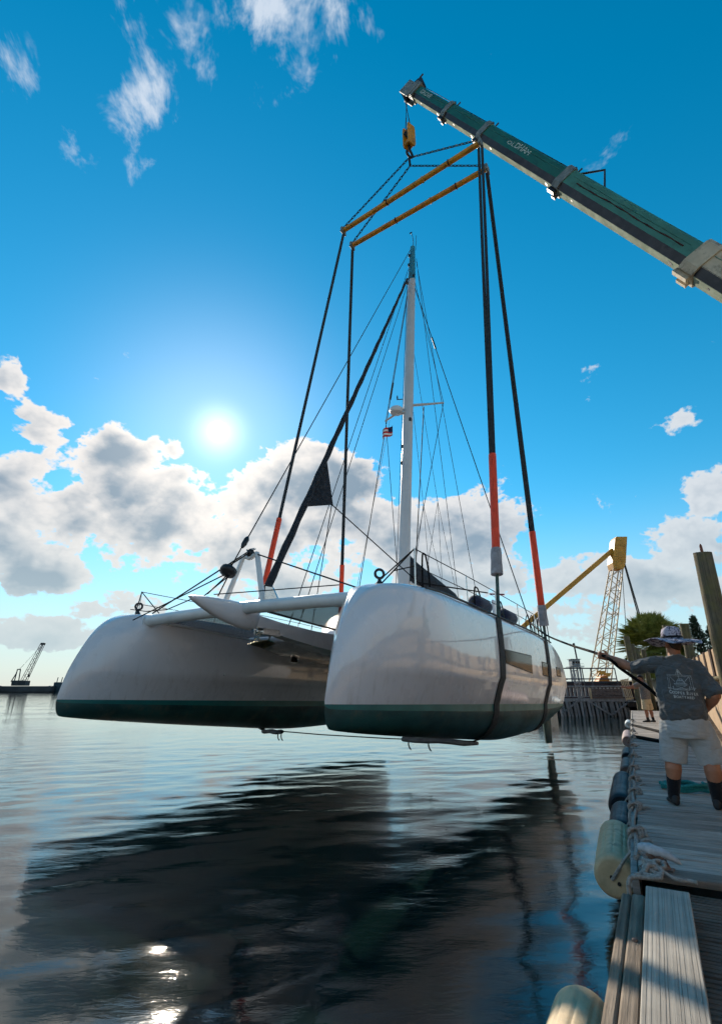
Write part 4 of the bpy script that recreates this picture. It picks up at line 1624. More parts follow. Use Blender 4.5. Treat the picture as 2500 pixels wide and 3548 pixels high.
# nearer dock section, a little lower and turned by two degrees
NA = R(29)
ND = Vector((math.sin(NA), math.cos(NA), 0))
NR = Vector((math.cos(NA), -math.sin(NA), 0))
N0 = Vector((1.545, 3.56, 0))
NM = Matrix((NR, ND, Vector((0, 0, 1)))).transposed().to_4x4()
near = empty('near_dock_section', N0, NM, 'dark grooved dock section at the bottom right, edged by two old timbers', 'dock')
TB_ = -7.5
for (s, w, z, nm) in ((.026, .050, DZ, 'edge_timber'), (.093, .074, DZ + .004, 'edge_timber')):
    mb = MB()
    mb.box((0, 0, 0), (7.6, w, .15), bev=.010)
    o = put(nm, mb, M_timber, near, local=True)
    o.location = (s, -3.75, z - .075)
    o.rotation_euler = (0, 0, R(90))
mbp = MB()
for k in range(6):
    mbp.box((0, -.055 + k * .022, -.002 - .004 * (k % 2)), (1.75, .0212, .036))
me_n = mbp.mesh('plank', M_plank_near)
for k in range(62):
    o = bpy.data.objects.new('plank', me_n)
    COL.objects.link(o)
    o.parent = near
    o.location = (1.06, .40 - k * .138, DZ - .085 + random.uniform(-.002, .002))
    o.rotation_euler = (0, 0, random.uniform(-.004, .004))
mb = MB()
mb.box((1.0, -3.9, .28), (1.9, 7.4, .5), bev=.05)
put('float', mb, M_float, near, local=True)
for t in (-.62, -1.9, -3.3):
    mb = MB()
    mb.lathe([(.014, 0), (.014, .008), (.008, .012)], 10, Matrix.Translation((.093, t, DZ + .003)))
    put('bolt_head', mb, M_iron, near, 60, local=True)

# loose pale board lying along the edge
mb = MB()
F = NM.copy()
F.translation = N0
lb = empty('loose_board', N0 + NR * .248 + ND * -1.5, NM, 'pale new board lying lengthwise on the near edge of the dock', 'board')
mb.box((0, 0, 0), (3.9, .222, .045), bev=.004)
for k in range(5):
    pass
b_ = put('board', mb, M_board, lb, local=True)
b_.rotation_euler = (0, 0, R(90))
b_.location = (0, -.37, DZ + .024)
mb = MB()
for k in range(13):
    x = -.094 + .0157 * k + .003 * math.sin(k * 2.1)
    if k % 4 == 2:
        continue
    mb.box((x, -.37, DZ + .0472), (.0018, 3.88, .0012))
put('groove', mb, mat('board_groove', (.29, .25, .205), .9), lb, local=True, kind='stuff')

# cast iron cleat with grey mooring line
cl = empty('dock_cleat', dk(-1.36, .115, DZ), DM, 'worn iron cleat at the corner of the dock with a grey rope round it', 'cleat')
cdir = Matrix.Rotation(R(-12), 4, 'Z') @ Matrix.Scale(.66, 4)
mb = MB()
rings = []
for (x, zc, ry, rz) in ((-.165, .170, .006, .006), (-.155, .170, .034, .030), (-.11, .172, .056, .048), (-.05, .168, .068, .056), (.0, .158, .068, .052), (.07, .148, .058, .046), (.15, .124, .044, .036), (.205, .094, .030, .026), (.225, .082, .012, .010)):
    rings.append([cdir @ Vector((x, ry * math.cos(a), zc + rz * math.sin(a))) for a in [2 * math.pi * q_ / 12 for q_ in range(12)]])
mb.loft(rings)
put('horn', mb, M_ironwhite, cl, 60, local=True)
mb = MB()
for x in (-.045, .05):
    mb.tube([cdir @ Vector((x * 1.3, 0, 0)), cdir @ Vector((x, 0, .06)), cdir @ Vector((x * .8, 0, .15))], [.045, .034, .038], 10)
put('stem', mb, M_iron, cl, 60, local=True)
mb = MB()
mb.box((.0, 0, .008), (.30, .12, .018), cdir, bev=.006)
put('base', mb, M_iron, cl, 30, local=True)

ml = empty('mooring_line', dk(-1.5, .1, DZ), DM, 'pale grey rope knotted round the dock cleat and over the timber', 'rope')
c0_ = Vector((0, 0.12, 0))


def lp(*pts):
    return [Vector(p) for p in pts]


for (pts, r) in (
    ([c0_ + Vector((.095 * math.cos(a), .075 * math.sin(a), .035 + .016 * a / 6.28)) for a in [2 * math.pi * q_ / 14 for q_ in range(40)]], .0155),
    (cr(lp((-.02, .02, .05), (-.10, -.03, .05), (-.06, -.10, .04), (.02, -.07, .065), (-.02, -.01, .08), (-.08, -.07, .07), (-.03, -.13, .045)), 5), .0165),
    (cr(lp((-.03, -.13, .045), (.05, -.15, .04), (.03, -.07, .06), (-.05, -.10, .085), (-.10, -.16, .04), (-.19, -.22, .025), (-.245, -.27, -.01), (-.255, -.28, -.12), (-.24, -.22, -.24)), 5), .0165),
    (cr(lp((.03, -.06, .06), (.09, -.02, .07), (.06, .03, .09), (.0, -.02, .095), (.05, -.09, .06), (.12, -.12, .03), (.20, -.15, .02), (.27, -.135, .018), (.34, -.15, .018)), 5), .0165),
    (cr(lp((-.11, -.19, .035), (-.02, -.20, .035), (.03, -.21, .04), (.03, -.235, .035), (-.1, -.235, .025), (-.22, -.27, .02), (-.25, -.3, -.03)), 5), .0165),
    (cr(lp((-.03, .05, .05), (-.13, .02, .0), (-.22, .05, -.10), (-.27, .10, -.17)), 5), .0135),
    (cr(lp((.02, .06, .05), (-.05, .16, .06), (-.06, .28, .05), (-.04, .42, .04)), 5), .0165),
):
    mb = MB()
    mb.tube([Vector((p.x * .66, p.y * .72, p.z * .8)) for p in pts], r * .8, 8)
    put('rope_strand', mb, M_greyrope, ml, 60, local=True)


# barrel fenders hanging along the water side
def barrel(p0, p1, r, m, lab, ribs=12, rope=True, sec_only=False):
    p0, p1 = Vector(p0), Vector(p1)
    root = empty('dock_fender', Vector((p0.x, p0.y, p0.z - r)), None, lab, 'fender', 'barrel fenders along the dock')
    F = frame_to(p0, p1)
    L = (p1 - p0).length
    mb = MB()
    rings = []
    for (u, k) in ((.012, .0), (.008, .5), (.0, .80), (.008, .92), (.03, .99), (.09, 1.0), (.12, 1.0), (.5, 1.01), (.88, 1.0), (.91, 1.0), (.97, .99), (.992, .92), (1, .80), (.992, .5), (.988, .0)):
        ring = []
        for q_ in range(96):
            a = 2 * math.pi * q_ / 96
            gro = 1.0
            if .1 < u < .9 and ribs:
                gro = 1 - .055 * max(0.0, math.cos(a * ribs)) ** 6
            rr = max(r * k * gro, .001)
            ring.append(F @ Vector((u * L, rr * math.cos(a), rr * math.sin(a))))
        rings.append(ring)
    mb.loft(rings, caps=False)
    put('barrel', mb, m, root, 50)
    for sgn in (-1, 1):
        mb = MB()
        mb.tube([F @ Vector((-.004, sgn * r * .16, -r * .12 + sgn * .02)), F @ Vector((.03, sgn * r * .16, -r * .12 + sgn * .02))], r * .085, 10)
        put('eye_hole', mb, M_hole, root, 60)
    if rope:
        mb = MB()
        e = F @ Vector((0, r * .16, -r * .1))
        top = Vector((p0.x, p0.y, 0)) + DRT * (r + .10) + Vector((0, 0, DZ + .02))
        mb.tube(cr([e, lerp(e, top, .5) + Vector((0, 0, .03)), top, top + DRT * .06], 5), .013, 6)
        put('lanyard', mb, M_greyrope, root, 60)
    return root


def fend(t0, t1, s, z, r, m, lab, tilt=0.0, **kw):
    return barrel(dk(t0, s, z - tilt), dk(t1, s, z + tilt), r, m, lab, **kw)


fend(-.72, .36, -.205, .50, .155, M_fcream, 'cream ribbed barrel fender beside the cleat', .03)
fend(.62, 1.75, -.165, .48, .14, M_fnavy, 'dark blue barrel fender next beyond the cream one', .0)
fend(2.1, 4.3, -.19, .47, .165, M_fnavy, 'longer dark blue barrel fender, second beyond the cream one', .0)
fend(5.2, 6.7, -.15, .48, .12, M_fbrown, 'brown barrel fender hanging beyond the two dark blue ones', ribs=0)
fend(7.3, 8.6, -.15, .50, .12, M_fnavy, 'smaller dark barrel fender beyond the brown one')
fend(11.0, 13.6, -.17, .55, .14, M_fpink, 'faded pink barrel fender far along the dock')
fend(17.0, 18.6, -.15, .64, .12, M_fwhite, 'pale blue-white fender, the farthest along the dock', ribs=0)
barrel(N0 + NR * -.15 + ND * -.80 + Vector((0, 0, .47)), N0 + NR * -.15 + ND * -2.0 + Vector((0, 0, .47)), .135, M_fcream, 'cream barrel fender at the very bottom of the picture', rope=False)

# ropes on the dock
def rope(name, pts, r, m, lab, sm=6, **kw):
    mb = MB()
    mb.tube(cr(pts, sm), r, 8)
    return at_origin(name, mb, m, 60, label=lab, cat='rope', **kw)


rope('dock_rope', [dk(14.6, .02, DZ + .03), dk(13.6, .25, DZ + .03), dk(12.6, .5, DZ + .03), dk(11.5, .74, DZ + .03), dk(10.6, .95, DZ + .03)], .04, M_rubber, 'farther of two thick black ropes lying across the dock')
rope('dock_rope', [dk(9.6, .02, DZ + .03), dk(9.3, .2, DZ + .03), dk(8.9, .36, DZ + .035), dk(8.5, .56, DZ + .03), dk(8.1, .9, DZ + .03)], .045, M_rubber, 'nearer of two thick black ropes lying across the dock')
pts = []
c = dk(1.95, .62, DZ)
for k in range(46):
    a = k * .42
    lay = k / 46
    rr = .25 + .07 * math.sin(k * .37) - .10 * lay
    sq = .62
    pts.append(c + DRT * (rr * 1.2 * math.cos(a)) + DD * (rr * sq * 1.5 * math.sin(a)) + Vector((0, 0, .018 + .075 * lay + .012 * math.sin(k * 1.7))))
pts = [dk(2.35, .28, DZ + .02), dk(2.3, .4, DZ + .02)] + pts + [dk(2.2, .8, DZ + .05), dk(2.55, .9, DZ + .03), dk(2.4, 1.05, DZ + .03), dk(1.9, 1.12, DZ + .03)]
rope('coiled_rope', pts, .020, M_teal, 'teal rope in a loose coil on the planks behind the man', 2)
HAND = Vector((3.035, 6.50, 2.295))
p_b = BW(3.66, 9.2, 2.22)
rope('hauling_rope', [p_b, lerp(p_b, HAND, .35) - Vector((0, 0, .10)), lerp(p_b, HAND, .7) - Vector((0, 0, .07)), HAND, HAND + Vector((.15, -.10, -.16)), Vector((3.38, 6.24, 1.92)), Vector((3.49, 6.21, 1.80)), Vector((3.66, 6.24, 1.74))], .019, M_rubber, 'black rope running from the catamaran to the hand of the man in the hat')

# ---------------------------------------------------------------- people
M_skin = mat('tanned_skin', (.42, .18, .10), .55, var=.14, scale=9, bump=.12, bscale=80)
M_skin_dark = mat('tanned_skin_far', (.28, .12, .075), .6, var=.14, scale=9)
M_hair = mat('brown_hair', (.045, .028, .018), .8, var=.3, scale=30)


def cloth(name, col, fold=.5, scale=3.0, rough=.92, var=.12):
    m = bpy.data.materials.new(name)
    m.use_nodes = True
    nt = m.node_tree
    b = nt.nodes['Principled BSDF']
    q = NG(nt)
    vec = q.n('ShaderNodeTexCoord').outputs['Object']
    n1 = q.noise(q.v('MULTIPLY', vec, (1.0, 1.0, 2.6)), scale, 4, .5, 1.6).outputs[0]
    n2 = q.noise(vec, 260, 2, .5).outputs[0]
    n3 = q.noise(vec, 6, 4, .6).outputs[0]
    c = q.mixc(q.lin(n3, .3, .7), tuple(v * (1 - var) for v in col) + (1,), tuple(v * (1 + var) for v in col) + (1,))
    q.put(b.inputs['Base Color'], c)
    b.inputs['Roughness'].default_value = rough
    b.inputs['Sheen Weight'].default_value = .25
    b.inputs['Specular IOR Level'].default_value = .2
    bp = q.n('ShaderNodeBump')
    bp.inputs['Strength'].default_value = fold
    bp.inputs['Distance'].default_value = .11
    q.put(bp.inputs['Height'], q.m('MULTIPLY_ADD', n2, .02, n1))
    q.put(b.inputs['Normal'], bp.outputs[0])
    return m


M_tee = cloth('charcoal_t_shirt', (.105, .112, .117), .45, 4.0)
M_shorts = cloth('grey_sweat_shorts', (.44, .445, .44), .28, 3.0)
M_sock = cloth('black_sock', (.010, .010, .013), .3, 12)
M_tee2 = cloth('grey_t_shirt', (.17, .15, .14), .6, 5.0)
M_beige = cloth('beige_shorts', (.52, .40, .25), .45, 3.5)
M_shoe = mat('black_water_shoe', (.014, .016, .018), .6, var=.3, scale=12, bump=.3, bscale=60)
M_hat = bpy.data.materials.new('mottled_sun_hat')
M_hat.use_nodes = True
q = NG(M_hat.node_tree)
vec = q.n('ShaderNodeTexCoord').outputs['Object']
n1 = q.noise(vec, 22, 3, .6, .6).outputs[0]
n2 = q.noise(vec, 48, 3, .6).outputs[0]
c = q.mixc(q.smooth(n1, .44, .50), (.035, .030, .060, 1), (.46, .43, .50, 1))
c = q.mixc(q.smooth(n2, .56, .62), c, (.15, .13, .20, 1))
q.put(M_hat.node_tree.nodes['Principled BSDF'].inputs['Base Color'], c)
M_hat.node_tree.nodes['Principled BSDF'].inputs['Roughness'].default_value = .9


def capsule(mb, pts, rad, seg=16):
    """tapered limb with rounded ends; radii may be (a, b) pairs"""
    P = [Vector(p) for p in pts]
    rs = [r if isinstance(r, tuple) else (r, r) for r in rad]
    d0 = (P[0] - P[1]).normalized()
    d1 = (P[-1] - P[-2]).normalized()
    m0, m1 = min(rs[0]), min(rs[-1])
    QP = [P[0] + d0 * m0 * .95, P[0] + d0 * m0 * .7] + P + [P[-1] + d1 * m1 * .7, P[-1] + d1 * m1 * .95]
    QR = [(rs[0][0] * .3, rs[0][1] * .3), (rs[0][0] * .72, rs[0][1] * .72)] + rs + [(rs[-1][0] * .72, rs[-1][1] * .72), (rs[-1][0] * .3, rs[-1][1] * .3)]
    mb.tube(QP, QR, seg)


def hand(mb, wrist, fwd, side, s=1.0, curl=1.0):
    """palm, four bent fingers and a thumb; fwd points out of the wrist, side towards the thumb"""
    f = Vector(fwd).normalized()
    t = (Vector(side) - f * Vector(side).dot(f)).normalized()
    n = f.cross(t)                                    # palm faces -n
    w = Vector(wrist)
    capsule(mb, [w, w + f * .045 * s, w + f * .085 * s], [(.024 * s, .028 * s), (.018 * s, .04 * s), (.016 * s, .038 * s)], 12)
    for i, L in enumerate((.070, .078, .073, .058)):
        b = w + f * .085 * s + t * ((.030 - .020 * i) * s)
        p1 = b + (f * math.cos(.6 * curl) - n * math.sin(.6 * curl)) * L * .45 * s
        p2 = p1 + (f * math.cos(1.7 * curl) - n * math.sin(1.7 * curl)) * L * .35 * s
        p3 = p2 + (f * math.cos(2.6 * curl) - n * math.sin(2.6 * curl)) * L * .28 * s
        capsule(mb, [b - f * .01, p1, p2, p3], [.0105 * s, .0100 * s, .0092 * s, .0082 * s], 8)
    b = w + f * .03 * s + t * .030 * s
    p1 = b + (f * .55 + t * .6 - n * .35).normalized() * .038 * s
    p2 = p1 + (f * .8 - t * .1 - n * .7).normalized() * .032 * s
    capsule(mb, [b, p1, p2], [.014 * s, .0115 * s, .0095 * s], 8)


def soften(o, voxel, it=6, disp=None, dsc=.2):
    m = o.modifiers.new('remesh', 'REMESH')
    m.mode = 'VOXEL'
    m.voxel_size = voxel
    m.use_smooth_shade = True
    s = o.modifiers.new('smooth', 'SMOOTH')
    s.factor = .5
    s.iterations = it
    if disp:
        tx = bpy.data.textures.new('folds', 'CLOUDS')
        tx.noise_scale = dsc
        tx.noise_depth = 2
        d = o.modifiers.new('folds', 'DISPLACE')
        d.texture = tx
        d.strength = disp
        d.mid_level = .5
        d.texture_coords = 'LOCAL'


def ringloft(mb, rows, seg=28):
    """rows of (cx, cy, z, rx, ry): a trunk-like surface"""
    rings = []
    for (cx, cy, z, rx, ry) in rows:
        ring = []
        for k in range(seg):
            a = 2 * math.pi * k / seg
            ca, sa = math.cos(a), math.sin(a)
            e = .86
            ring.append((cx + rx * math.copysign(abs(ca) ** e, ca), cy + ry * math.copysign(abs(sa) ** e, sa), z))
        rings.append(ring)
    mb.loft(rings)


def head_mesh(mb, c, yaw=0.0, s=1.0):
    """skull, face with nose, brow, lips, chin and ears; faces +y before the turn"""
    M = Matrix.Translation(Vector(c)) @ Matrix.Rotation(yaw, 4, 'Z') @ Matrix.Scale(s, 4)
    mb.ball((0, -.010, .035), (.078, .098, .092), 20, 14, M)
    mb.ball((0, .022, -.035), (.062, .072, .085), 18, 12, M)
    mb.ball((0, .062, -.098), (.030, .026, .022), 10, 8, M)
    mb.ball((0, .098, -.025), (.014, .022, .026), 10, 8, M)
    mb.ball((0, .088, .012), (.050, .016, .012), 10, 8, M)
    mb.ball((0, .086, -.068), (.026, .014, .012), 10, 8, M)
    for sx in (-1, 1):
        mb.ball((sx * .080, -.005, -.015), (.012, .022, .034), 10, 8, M)
        mb.ball((sx * .034, .074, -.022), (.026, .018, .022), 10, 8, M)


def eyes(parent, c, yaw, s=1.0):
    for sx in (-1, 1):
        mb = MB()
        M = Matrix.Translation(Vector(c)) @ Matrix.Rotation(yaw, 4, 'Z') @ Matrix.Scale(s, 4)
        mb.ball((sx * .033, .083, .000), (.014, .010, .009), 10, 8, M)
        put('eye', mb, M_alu, parent, 180, local=True)


def person(origin, rz, label, P):
    root = empty('person', origin, Matrix.Rotation(rz, 4, 'Z'), label, 'person')
    mb = MB()
    # bare body: arms, legs, neck and head grown into one surface
    for key in ('L', 'R'):
        sh, el, wr, hf, th = P['arm' + key]
        ak = P.get('bulk', 1.0)
        capsule(mb, [sh, lerp(Vector(sh), Vector(el), .5), el], [.055 * ak, .052 * ak, .045 * ak])
        capsule(mb, [el, lerp(Vector(el), Vector(wr), .35), wr], [.046 * ak, .050 * ak, .032 * ak])
        hand(mb, wr, hf, th, P.get('hs', 1.05))
        hip, kn, an = P['leg' + key]
        capsule(mb, [hip, lerp(Vector(hip), Vector(kn), .5), kn], [.095, .085, .062])
        cm = lerp(Vector(kn), Vector(an), .35) + Vector((0, -.018, 0))
        capsule(mb, [kn, cm, lerp(Vector(kn), Vector(an), .7), an], [.060 * ak, .068 * ak, .050 * ak, .038 * ak])
    tr = P['trunk']
    ringloft(mb, [(cx, cy, z, rx * .78, ry * .78) for (cx, cy, z, rx, ry) in tr])
    nk = Vector((tr[-1][0], tr[-1][1], tr[-1][2]))
    capsule(mb, [nk - Vector((0, 0, .06)), lerp(nk, Vector(P['head']), .5), Vector(P['head']) - Vector((0, 0, .05))], [.070, .062, .058])
    head_mesh(mb, P['head'], P['hyaw'])
    body = put('body', mb, P['skin'], root, 180, local=True)
    soften(body, P.get('voxel', .0075), 3)
    eyes(root, P['head'], P['hyaw'])
    # hair
    mb = MB()
    M = Matrix.Translation(Vector(P['head'])) @ Matrix.Rotation(P['hyaw'], 4, 'Z')
    mb.ball((0, -.022, .045), (.084, .096, .090), 18, 12, M)
    mb.ball((0, -.060, -.02), (.066, .045, .065), 14, 10, M)
    hr = put('hair', mb, M_hair, root, 180, local=True)
    soften(hr, .009, 2)
    # shirt with sleeves
    mb = MB()
    ringloft(mb, tr)
    for key in ('L', 'R'):
        sh, el, wr, hf, th = P['arm' + key]
        e = P['sleeve' + key]
        end = lerp(Vector(sh), Vector(el), e)
        inn = lerp(Vector(sh), Vector((tr[-3][0], tr[-3][1], Vector(sh).z - .01)), .40)
        mb.tube([inn, sh, lerp(Vector(sh), end, .5), end], [.100, .098, .088, .080], 18)
    tee = put('t_shirt', mb, P['tee'], root, 180, local=True)
    soften(tee, .011, 7, P.get('fold', .03), .11)
    # shorts
    mb = MB()
    ringloft(mb, P['hips'])
    for key in ('L', 'R'):
        mb.tube(P['short' + key][0], P['short' + key][1], 20)
    sh_ = put('shorts', mb, P['shorts'], root, 180, local=True)
    soften(sh_, .011, 6, .022, .15)
    for key in ('L', 'R'):
        hip, kn, an = [Vector(v) for v in P['leg' + key]]
        mb = MB()
        top = lerp(kn, an, P['sock'])
        capsule(mb, [top, lerp(top, an, .5), an, an - Vector((0, 0, .03))], [r_ * P.get('bulk', 1.0) * 1.06 for r_ in (.060 if P['sock'] < .6 else .048, .052, .045, .045)])
        s1 = put('sock', mb, M_sock, root, 180, local=True)
        mb = MB()
        fy = Vector(P['toe' + key]).normalized()
        fx = Vector((fy.y, -fy.x, 0))
        rings = []
        for (u, hw, h0, h1) in ((-.085, .012, .02, .05), (-.075, .032, .004, .085), (-.04, .038, .0, .11), (.0, .040, .0, .115), (.05, .043, .0, .090), (.11, .050, .0, .066), (.16, .047, .0, .050), (.195, .030, .004, .036), (.205, .010, .012, .024)):
            c = Vector((an.x, an.y, 0)) + fy * u
            rings.append([c + fx * (hw * math.cos(a)) + Vector((0, 0, lerp(h0, h1, .5 + .5 * math.sin(a)))) for a in [2 * math.pi * k / 14 for k in range(14)]])
        mb.loft(rings)
        put('shoe', mb, M_shoe, root, 60, local=True)
    return root, tee


# the man in the hat, hauling on the black rope, seen from behind
MAN = Vector((3.50, 5.98, DZ))
MRZ = R(-31)
man, tee = person(MAN, MRZ, 'man seen from behind in wide mottled hat, charcoal shirt and grey shorts, hauling a rope', dict(
    skin=M_skin, tee=M_tee, shorts=M_shorts, sock=.42,
    armL=((-.085, .02, 1.435), (-.365, .115, 1.405), (-.590, .200, 1.525), (-1, .2, .30), (.25, .2, 1)),
    armR=((.275, -.01, 1.385), (.405, -.085, 1.10), (.290, .135, .945), (-.45, .7, -.35), (0, .3, 1)),
    sleeveL=.97, sleeveR=1.02,
    legL=((-.035, 0, .88), (-.100, .02, .48), (-.165, -.02, .095)),
    legR=((.165, 0, .88), (.240, .0, .48), (.225, -.06, .095)),
    toeL=(-.25, 1, 0), toeR=(.35, 1, 0),
    trunk=[(.070, 0, .835, .212, .172), (.070, 0, .86, .228, .190), (.070, 0, .95, .232, .194), (.075, 0, 1.08, .226, .186), (.085, -.005, 1.20, .222, .172), (.09, -.005, 1.32, .215, .155), (.095, -.005, 1.41, .190, .130), (.10, 0, 1.475, .120, .095), (.10, .01, 1.52, .070, .072)],
    hips=[(.07, 0, .93, .200, .160), (.07, 0, .84, .215, .178), (.07, 0, .74, .222, .182), (.07, 0, .66, .205, .170)],
    shortL=([(-.03, 0, .80), (-.078, .0, .60), (-.108, .01, .41)], [(.115, .15), (.100, .138), (.104, .130)]),
    shortR=([(.165, 0, .80), (.222, .0, .60), (.256, .005, .41)], [(.115, .15), (.102, .140), (.106, .134)]),
    head=(.11, .055, 1.655), hyaw=R(28), fold=.06, bulk=1.18, hs=1.15))
# wide hat
mb = MB()
HC = Vector((.108, .040, 1.715))
rings = []
NS = 48
for (r, dz) in ((.003, .128), (.055, .126), (.088, .112), (.100, .075), (.104, .03), (.108, .005), (.118, -.010), (.17, -.014), (.23, -.024), (.285, -.040), (.292, -.046), (.284, -.050), (.22, -.034), (.12, -.022), (.100, -.01)):
    ring = []
    for k in range(NS):
        a = 2 * math.pi * k / NS
        wv = max(0.0, (r - .11) / .18)
        z = dz + wv * (.022 * math.sin(2 * a + .8) + .014 * math.sin(5 * a) - .018 * math.cos(a)) + (.010 * math.sin(3 * a + 1) if dz > .05 else 0)
        ring.append(HC + Vector((r * math.cos(a), r * 1.02 * math.sin(a), z)))
    rings.append(ring)
mb.loft(rings)
hat = put('sun_hat', mb, M_hat, man, 60, local=True)
mb = MB()
ring = [HC + Vector((.1095 * math.cos(a), .1110 * math.sin(a), .012)) for a in [2 * math.pi * k / 32 for k in range(33)]]
mb.tube(ring, [(.006, .014)] * 33, 8, caps=False)
put('hat_band', mb, M_sock, hat, 60, local=True)

# print on the back of the shirt: a boat hoist over two lines of lettering
from mathutils.bvhtree import BVHTree
bpy.context.view_layer.update()
dg = bpy.context.evaluated_depsgraph_get()
te = tee.evaluated_get(dg)
tm = te.to_mesh()
bvh = BVHTree.FromPolygons([v.co.copy() for v in tm.vertices], [tuple(p.vertices) for p in tm.polygons])
te.to_mesh_clear()
M_print = mat('pale_shirt_print', (.58, .62, .62), .85, var=.2, scale=60)


def on_back(x, z, lift):
    h = bvh.ray_cast(Vector((x, -1.0, z)), Vector((0, 1, 0)))
    if h[0] is None:
        return Vector((x, -.17, z))
    return h[0] + Vector((0, -lift, 0))


def print_strokes(name, strokes, w):
    mb = MB()
    for st in strokes:
        pts = []
        for (a, b) in zip(st[:-1], st[1:]):
            n = max(1, int(math.dist(a, b) / .012))
            pts += [lerp(Vector((*a, 0)), Vector((*b, 0)), k / n) for k in range(n)]
        pts.append(Vector((*st[-1], 0)))
        P3 = [on_back(p.x, p.y, .004) for p in pts]
        if len(P3) > 1:
            mb.tube(P3, [(w, w * .6)] * len(P3), 5)
    return put(name, mb, M_print, tee, 60, local=True, kind='stuff')


PX, PZ = .105, 1.245
hoist = [[(-.135, .075), (.13, .055)], [(-.135, .062), (.13, .042)], [(-.135, .08), (-.138, -.085)], [(.13, .055), (.133, -.09)], [(-.118, .06), (-.12, -.08)], [(.108, .045), (.11, -.085)],
         [(-.11, .055), (-.06, -.01)], [(.10, .04), (.05, -.01)], [(-.04, .068), (-.008, .135), (.03, .062)], [(-.008, .135), (-.008, -.0)], [(-.02, .07), (-.008, .12), (.008, .065)],
         [(-.075, -.03), (-.06, -.05), (.06, -.055), (.072, -.035), (-.075, -.03)], [(-.05, -.03), (-.035, .005), (.03, .003), (.048, -.032)], [(-.03, .004), (-.02, .022), (.02, .02), (.03, .003)], [(-.06, -.04), (.06, -.043)], [(-.04, -.015), (.038, -.017)],
         [(-.14, -.085), (.135, -.095)], [(-.09, -.06), (-.09, -.10), (.09, -.105), (.09, -.062)], [(-.06, -.10), (.05, -.06)], [(.06, -.10), (-.05, -.06)],
         [(-.15, -.075), (-.13, -.10), (-.115, -.075), (-.15, -.075)], [(.12, -.08), (.135, -.11), (.15, -.085), (.12, -.08)]]
print_strokes('print_hoist', [[(PX + a * .84, PZ + b * .92) for a, b in st] for st in hoist], .0028)


def shirt_text(txt, cx, cz, size, sx, drop):
    cu = bpy.data.curves.new('print', 'FONT')
    cu.body = txt
    cu.size = size
    cu.align_x = 'CENTER'
    cu.align_y = 'CENTER'
    cu.offset = size * .018
    ob = bpy.data.objects.new('print', cu)
    COL.objects.link(ob)
    dg = bpy.context.evaluated_depsgraph_get()
    me = bpy.data.meshes.new_from_object(ob.evaluated_get(dg))
    bpy.data.objects.remove(ob)
    bm = bmesh.new()
    bm.from_mesh(me)
    bmesh.ops.subdivide_edges(bm, edges=[e for e in bm.edges if e.calc_length() > .012], cuts=2, use_grid_fill=True)
    mb = MB()
    bm.verts.index_update()
    mb.add([on_back(cx + v.co.x * sx, cz + v.co.y - drop * v.co.x, .005) for v in bm.verts], [tuple(v.index for v in f.verts) for f in bm.faces])
    bm.free()
    bpy.data.meshes.remove(me)
    return mb


def small_caps(words, cx, cz, s_big, s_small, sx, drop):
    """first letters big, the rest small capitals, laid out by rough letter widths"""
    wd = dict(I=.36, J=.5, W=1.0, M=.92)
    lay, x = [], 0.0
    for w_ in words.split(' '):
        for i, chh in enumerate(w_):
            s = s_big if i == 0 else s_small
            cw = wd.get(chh, .70) * s * sx * .98
            lay.append((chh, x + cw / 2, s))
            x += cw + .05 * s
        x += .30 * s_big * sx
    x -= .30 * s_big * sx
    for chh, lx, s in lay:
        px_ = cx + lx - x / 2
        mb = shirt_text(chh, px_, cz - drop * (lx - x / 2) - (s_big - s) * .36, s, sx, 0)
        put('print_letter', mb, M_print, tee, local=True)


small_caps('COOPER RIVER', PX + .012, 1.118, .048, .039, .80, .10)
small_caps('BOATYARD', PX + .005, 1.076, .044, .037, .86, .08)

# the second man farther along the dock, in beige shorts, reaching towards the boat
man2, tee2 = person(dk(17.3, .60, DZ), R(28), 'distant man in cap, grey shirt and beige shorts reaching left on the dock', dict(
    skin=M_skin_dark, tee=M_tee2, shorts=M_beige, sock=.80, voxel=.012,
    armL=((-.20, .03, 1.36), (-.42, .22, 1.27), (-.60, .40, 1.25), (-.7, .7, 0), (.3, .3, 1)),
    armR=((.20, .03, 1.36), (-.02, .28, 1.24), (-.28, .44, 1.22), (-.85, .5, 0), (.3, .3, 1)),
    sleeveL=.75, sleeveR=.75,
    legL=((-.10, 0, .82), (-.11, .02, .46), (-.10, 0, .09)), legR=((.10, 0, .82), (.12, .0, .46), (.13, -.06, .09)),
    toeL=(-.3, 1, 0), toeR=(.2, 1, 0),
    trunk=[(0, 0, .80, .200, .140), (0, 0, .84, .215, .150), (0, 0, .98, .212, .15), (0, 0, 1.12, .215, .145), (0, 0, 1.25, .215, .135), (0, 0, 1.34, .190, .12), (0, 0, 1.40, .12, .09), (0, .01, 1.45, .065, .065)],
    hips=[(0, 0, .88, .19, .135), (0, 0, .80, .205, .145), (0, 0, .70, .205, .145), (0, 0, .64, .19, .135)],
    shortL=([(-.10, 0, .74), (-.115, 0, .55), (-.125, .01, .44)], [(.115, .13), (.125, .135), (.13, .135)]),
    shortR=([(.10, 0, .74), (.115, 0, .55), (.130, .0, .44)], [(.115, .13), (.125, .135), (.13, .135)]),
    head=(-.03, .07, 1.575), hyaw=R(45), fold=.02))
mb = MB()
M = Matrix.Translation((-.03, .07, 1.62)) @ Matrix.Rotation(R(45), 4, 'Z')
mb.lathe([(.098, .0), (.098, .03), (.085, .065), (.05, .088), (.01, .094)], 20, M)
mb.prism([M @ Vector(p) for p in ((-.075, .07, .004), (-.06, .13, -.006), (0, .165, -.012), (.06, .13, -.006), (.075, .07, .004))], (0, 0, 0), (0, 0, .010))
